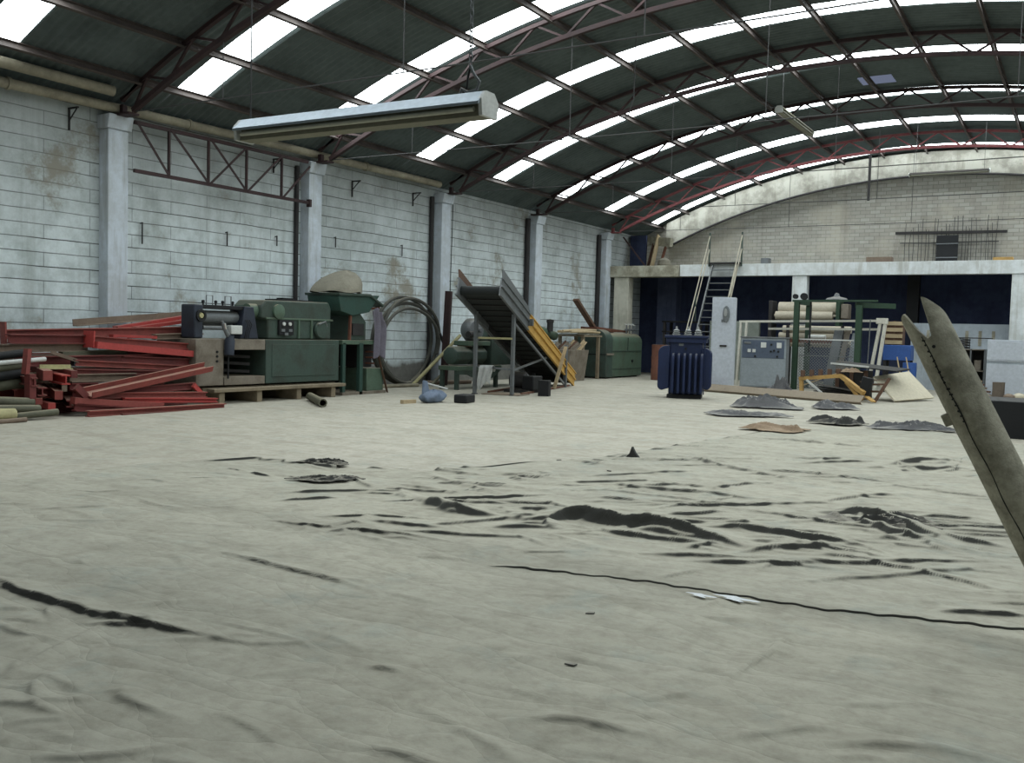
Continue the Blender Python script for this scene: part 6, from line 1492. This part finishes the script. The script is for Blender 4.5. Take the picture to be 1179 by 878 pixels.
sc_ = thing('scrap_cabinet', 'open dark steel cabinet of parts left of the pale cabinets', 'cabinet', (-3.25, 33.0, 0))
MB().box(-3.75, -2.78, 33.5, 33.55, 0, 1.45).build('back', 'dark_iron', sc_)
for x in (-3.75, -3.2, -2.80): MB().box(x - 0.02, x + 0.02, 32.9, 33.5, 0, 1.45).build('side_panel', 'steel_grey', sc_)
for z_ in (0.1, 0.75, 1.42): MB().box(-3.75, -2.8, 32.9, 33.5, z_, z_ + 0.03).build('shelf', 'worn_steel', sc_)
MB().box(-3.1, -2.9, 33.0, 33.3, 0.78, 1.1).build('part_block', 'worn_steel', sc_, bevel=0.02)
cr = MB()
for k in range(4): cr.ring((-3.85, 33.1, 1.62 + 0.07 * k), (0.1, 0.2, 1), 0.26, 0.20, 0.03, 18)
cs_ = thing('wire_basket', 'wire basket coil standing on the dark scrap cabinet', 'basket', (-3.6, 33.1, 1.45))
for k in range(4): MB().ring((-3.5, 33.1, 1.50 + 0.08 * k), (0.05, 0.1, 1), 0.26, 0.21, 0.03, 18).build('wire_hoop', 'dark_iron', cs_)
for k in range(6): MB().tube([(-3.5 + 0.24 * math.cos(k), 33.1 + 0.24 * math.sin(k), 1.455), (-3.5 + 0.24 * math.cos(k), 33.1 + 0.24 * math.sin(k), 1.78)], 0.01, 5).build('wire_stay', 'dark_iron', cs_)
single('long_rod', MB().tube([(-3.75, 33.05, 1.80), (-3.0, 32.8, 1.80), (-2.55, 32.2, 1.79)], 0.018, 6), 'dark_iron', 'thin dark rod reaching from the basket to the pale cabinet', 'rod')
for k, (zz0, zz1, wh) in enumerate(((0.0, 1.08, 'lower'), (1.10, 1.76, 'upper'))):
    pc_ = thing('pale_cabinet', '%s of two stacked pale blue steel cabinets by the right pillar' % wh, 'cabinet', (-2.0, 32.3, zz0))
    MB().box(-2.66, -1.2, 32.0, 32.7, zz0, zz1).build('body', 'cab_blue' if k else 'cab_grey', pc_, bevel=0.012)
    MB().box(-2.66, -1.2, 31.98, 32.0, zz0 + 0.05, zz1 - 0.05).build('door', 'cab_blue', pc_, bevel=0.004)
single('wood_stump', MB().lathe((-2.25, 31.3, 0), (0, 0, 1), [(0, 0), (0.17, 0), (0.165, 0.3), (0.17, 0.5), (0, 0.5)], 14), 'stump_wood', 'upright wooden stump before the pale cabinets', 'stump')
for k, (x, y, r_) in enumerate(((-3.0, 30.9, 0.22), (-2.72, 31.0, 0.17), (-2.5, 30.7, 0.14), (-1.95, 31.1, 0.15), (-1.7, 31.2, 0.17), (-3.25, 31.1, 0.2))):
    rows = []
    for j in range(8):
        v = PI * j / 7
        rows.append([(x + r_ * math.sin(v) * math.cos(2 * PI * i / 14) * (1 + 0.15 * math.sin(3 * i + k)), y + r_ * 0.8 * math.sin(v) * math.sin(2 * PI * i / 14), max(0, r_ * 0.6 + r_ * 0.6 * math.cos(v) * (1 + 0.1 * math.sin(2 * i + k)))) for i in range(15)])
    single('rubble_stone', MB().grid(rows), ('dusty_beam', 'board_beige', 'worn_steel')[k % 3], ('round dusty sack-like stone', 'pale stone', 'small grey stone', 'dusty stone', 'pale stone', 'grey stone')[k] + (' left of the wood stump, nearest the pipe', ' second left of the wood stump', ' just left of the wood stump', ' just right of the wood stump', ' second right of the wood stump', ' farthest left of the wood stump')[k], 'stone')
for k in range(4):
    single('scrap_plank', MB().bar((-3.75 + 0.1 * k, 32.0 - 0.2 * k, 0.25 + 0.08 * k), (-2.5 - 0.1 * k, 31.7 + 0.1 * k, 0.18 + 0.1 * k), 0.14, 0.05), ('brown_wood', 'dusty_beam', 'rust', 'raw_wood')[k], 'scrap plank lying before the dark cabinet, ' + ('lowest', 'second', 'third', 'uppermost, pale')[k] + ' of the heap', 'plank')
single('black_bin', MB().box(-1.62, 0.9, 18.2, 19.6, 0.0, 0.64), 'black', 'low black steel box on the floor behind the leaning pipe', 'box', bevel=0.015)
single('dark_post', MB().box(-5.75, -5.35, 36.6, 37.0, 2.0, 4.1), 'black', 'black hanging post under the mezzanine between the pillars', 'post')
# under the mezzanine at the left
dkt = thing('dark_rack', 'dark steel rack in shade behind the round-topped green machine', 'rack', (-13.75, 35.4, 0))
for x in (-14.5, -13.0):
    for y in (35.2, 35.9): MB().box(x - 0.05, x + 0.05, y - 0.05, y + 0.05, 0, 2.2).build('upright', 'dark_iron', dkt)
for z_ in (0.9, 1.75, 2.15): MB().box(-14.6, -12.9, 35.15, 35.95, z_, z_ + 0.06).build('shelf', 'black', dkt)
single('rusty_drum', MB().lathe((-13.3, 31.9, 0.0), (0, 0, 1), [(0, 0), (0.29, 0), (0.30, 0.4), (0.28, 0.43), (0.30, 0.85), (0.28, 0.88), (0.29, 1.28), (0, 1.28)], 22), 'rust', 'rusty red drum half hidden left of the blue transformer', 'drum')
struct('window_12', MB().box(-15.82, -15.72, YB - 0.05, YB - 0.02, 2.05, 2.55), skylight_mat('daylit_slot', 1.6, (0.9, 0.95, 1, 1)))

# ------------------------------------------------------------------ on the mezzanine and the upper back wall
single('blue_sheet', MB().box(-16.62, -15.9, 36.3, 36.4, 4.345, 5.75), 'navy_wall', 'dark blue sheet panel standing in the corner of the mezzanine', 'panel')
for k, (x, y, top, wd, m_, wh) in enumerate(((-15.72, 36.1, 5.5, 0.22, 'brown_wood', 'dark brown, nearest the blue panel'), (-15.5, 36.0, 5.75, 0.3, 'raw_wood', 'pale and wide, in the middle'), (-15.25, 36.2, 5.3, 0.16, 'rust', 'rusty, right of the wide pale one'))):
    single('leaning_board', MB().bar((x, y, 4.345), (x + 0.06, y + 0.5, top), 0.05, wd, (0, 1, 0)), m_, 'board leaning in the mezzanine corner, ' + wh, 'board')
single('diagonal_brace', MB().bar((-16.3, 34.9, 5.55), (-15.4, 35.2, 4.36), 0.06, 0.06), 'truss_red', 'reddish brace slanting down onto the mezzanine corner', 'brace')
single('corner_beam', MB().bar((-16.6, 36.6, 5.62), (-14.9, 36.6, 5.45), 0.3, 0.35), 'stained_concrete', 'stained beam stub above the boards in the mezzanine corner', 'beam')
single('round_sack', MB().lathe((-14.95, 36.0, 4.345), (0, 0, 1), [(0, 0), (0.2, 0.0), (0.28, 0.15), (0.24, 0.32), (0.1, 0.42), (0, 0.44)], 16), 'canvas', 'round sack on the mezzanine beside the leaning boards', 'sack')
RB = random.Random(3)
for k in range(24):
    x = -6.05 + 3.05 * k / 23 + RB.uniform(-0.05, 0.05)
    tp = RB.uniform(5.75, 6.25)
    single('reinforcing_rod', MB().tube([(x, YB - 0.09, 4.35), (x + RB.uniform(-0.03, 0.03), YB - 0.09, 5.2), (x + RB.uniform(-0.04, 0.04), YB - 0.09, tp)], 0.011, 5), 'wire', 'thin upright reinforcing rod against the upper back wall, one of the row', 'rod', 'reinforcing rods on the back wall')
single('wall_plank', MB().bar((-6.4, 37.61, 5.66), (-2.7, 37.61, 5.62), 0.16, 0.09), 'dark_iron', 'long dark bar fixed across the reinforcing rods', 'bar')
single('wall_plank', MB().tube([(-6.25, 37.675, 5.30), (-5.2, 37.675, 5.27), (-2.95, 37.675, 5.29)], 0.02, 6), 'wire', 'thin lower rod tied across the reinforcing rods', 'rod')
vp = thing('dark_shutter', 'dark green-grey shutter standing on the mezzanine among the rods', 'shutter', (-4.6, 37.4, 4.345))
MB().box(-4.95, -4.24, 37.42, 37.5, 4.345, 5.52).build('panel', 'black', vp)
for z_ in (4.7, 5.2): MB().box(-4.97, -4.22, 37.39, 37.42, z_, z_ + 0.035).build('cross_strip', 'steel_grey', vp)
single('yellow_box', MB().box(-3.05, -2.42, 36.9, 37.3, 4.345, 4.66), 'wood_yellow', 'yellow-brown flat box at the right on the mezzanine', 'box', bevel=0.01)
single('brown_box', MB().box(-7.3, -6.4, 37.0, 37.4, 4.345, 4.75), 'dusty_beam', 'low brown box on the mezzanine left of the rods', 'box', bevel=0.01)
single('grey_box', MB().box(-11.25, -10.95, 36.9, 37.3, 4.345, 4.78), 'steel_grey', 'small grey box on the mezzanine right of the ladder', 'box', bevel=0.01)
single('hanging_bar', MB().box(-6.74, -6.66, 33.86, 33.93, 6.4, 7.95), 'dark_iron', 'dark vertical bar hanging from the last truss before the arch', 'bar')

# ------------------------------------------------------------------ the split pipe leaning into view at the right
M['old_pipe'] = dirty('mottled_old_pipe', (176, 172, 154), (98, 96, 80), 7, 0.75, 0.8, bump=0.5)
pi_ = thing('split_pipe', 'thick mottled grey pipe with forked torn end leaning at the right edge', 'pipe', (0.1, 5.6, 0))
A0, A1 = Vector((0.115, 5.6, 0.0)), Vector((-0.835, 5.6, 1.83))
axp = (A1 - A0).normalized(); LP = (A1 - A0).length
tocam = Vector((0, 0, 1.6)) - (A0 + A1) / 2
f0 = (tocam - axp * tocam.dot(axp)).normalized(); r0_ = axp.cross(f0)          # f0 faces the viewer's side
if r0_.x < 0: r0_ = -r0_
RP, RI = 0.112, 0.098
prof = [(-180, 0.30), (-130, 0.16), (-90, 0.10), (-68, 0.06), (-50, 0.045), (-42, 0.08), (-30, 0.16), (-14, 0.225), (-4, 0.215), (4, 0.16), (12, 0.07), (19, 0.0), (30, 0.02), (60, 0.09), (90, 0.17), (130, 0.26), (180, 0.30)]
def cut(deg): return float(np.interp(deg, [p[0] for p in prof], [p[1] for p in prof]))
na, nl = 96, 26
def pring(R_, t_):
    out = []
    for i in range(na + 1):
        deg = -180 + 360 * i / na; th = math.radians(deg)
        te = LP - cut(deg)
        d_ = f0 * math.cos(th) + r0_ * math.sin(th)
        bump_ = 1 + 0.012 * math.sin(3 * th + 9 * t_) + 0.008 * math.sin(8 * th - 14 * t_)
        base = A0 + d_ * R_
        tmin = -base.z / axp.z                      # flat foot on the floor
        out.append(base + axp * (tmin + (te - tmin) * t_) + d_ * (R_ * (bump_ - 1)))
    return out
rows = [pring(RP, j / nl) for j in range(nl + 1)] + [pring(RI, j / nl) for j in reversed(range(nl + 1))]
rows.append(rows[0])
MB().grid(rows).build('pipe_wall', 'old_pipe', pi_)
def on_pipe(deg, s_, R_=RP):
    th = math.radians(deg); return A0 + axp * (LP - s_) + (f0 * math.cos(th) + r0_ * math.sin(th)) * R_
hole = MB(); hole.lathe(on_pipe(-10, 0.275, RP - 0.004), f0 * math.cos(math.radians(-10)) + r0_ * math.sin(math.radians(-10)), [(0, 0), (0.009, 0), (0.009, 0.007), (0, 0.007)], 14)
hole.build('bolt_hole', 'black', pi_)
RM = random.Random(5)
seam_ = MB()
spts = [on_pipe(-27 + 2 * math.sin(k * 0.9), 0.20 + 0.05 * k, RP + 0.0005) for k in range(32)]
seam_.tube(spts, [0.0022 + 0.0018 * RM.random() for _ in spts], 5); seam_.build('split_seam', 'black', pi_)
for k in range(16):
    s_ = 0.22 + 0.032 * k
    MB().bar(on_pipe(-31, s_, RP + 0.001), on_pipe(-22 - RM.uniform(0, 4), s_ + RM.uniform(-0.006, 0.01), RP + 0.001), 0.003, 0.007 + RM.uniform(0, 0.004), tuple(axp)).build('stamped_mark', 'black', pi_)
lug = MB(); lug.box(-0.025, 0.025, -0.02, 0.02, -0.035, 0.035); lug.xf(Matrix.Translation(on_pipe(-84, 0.66, RP + 0.01)) @ Matrix.Rotation(math.radians(-27), 4, 'Y')); lug.build('lug', 'old_pipe', pi_, bevel=0.008)
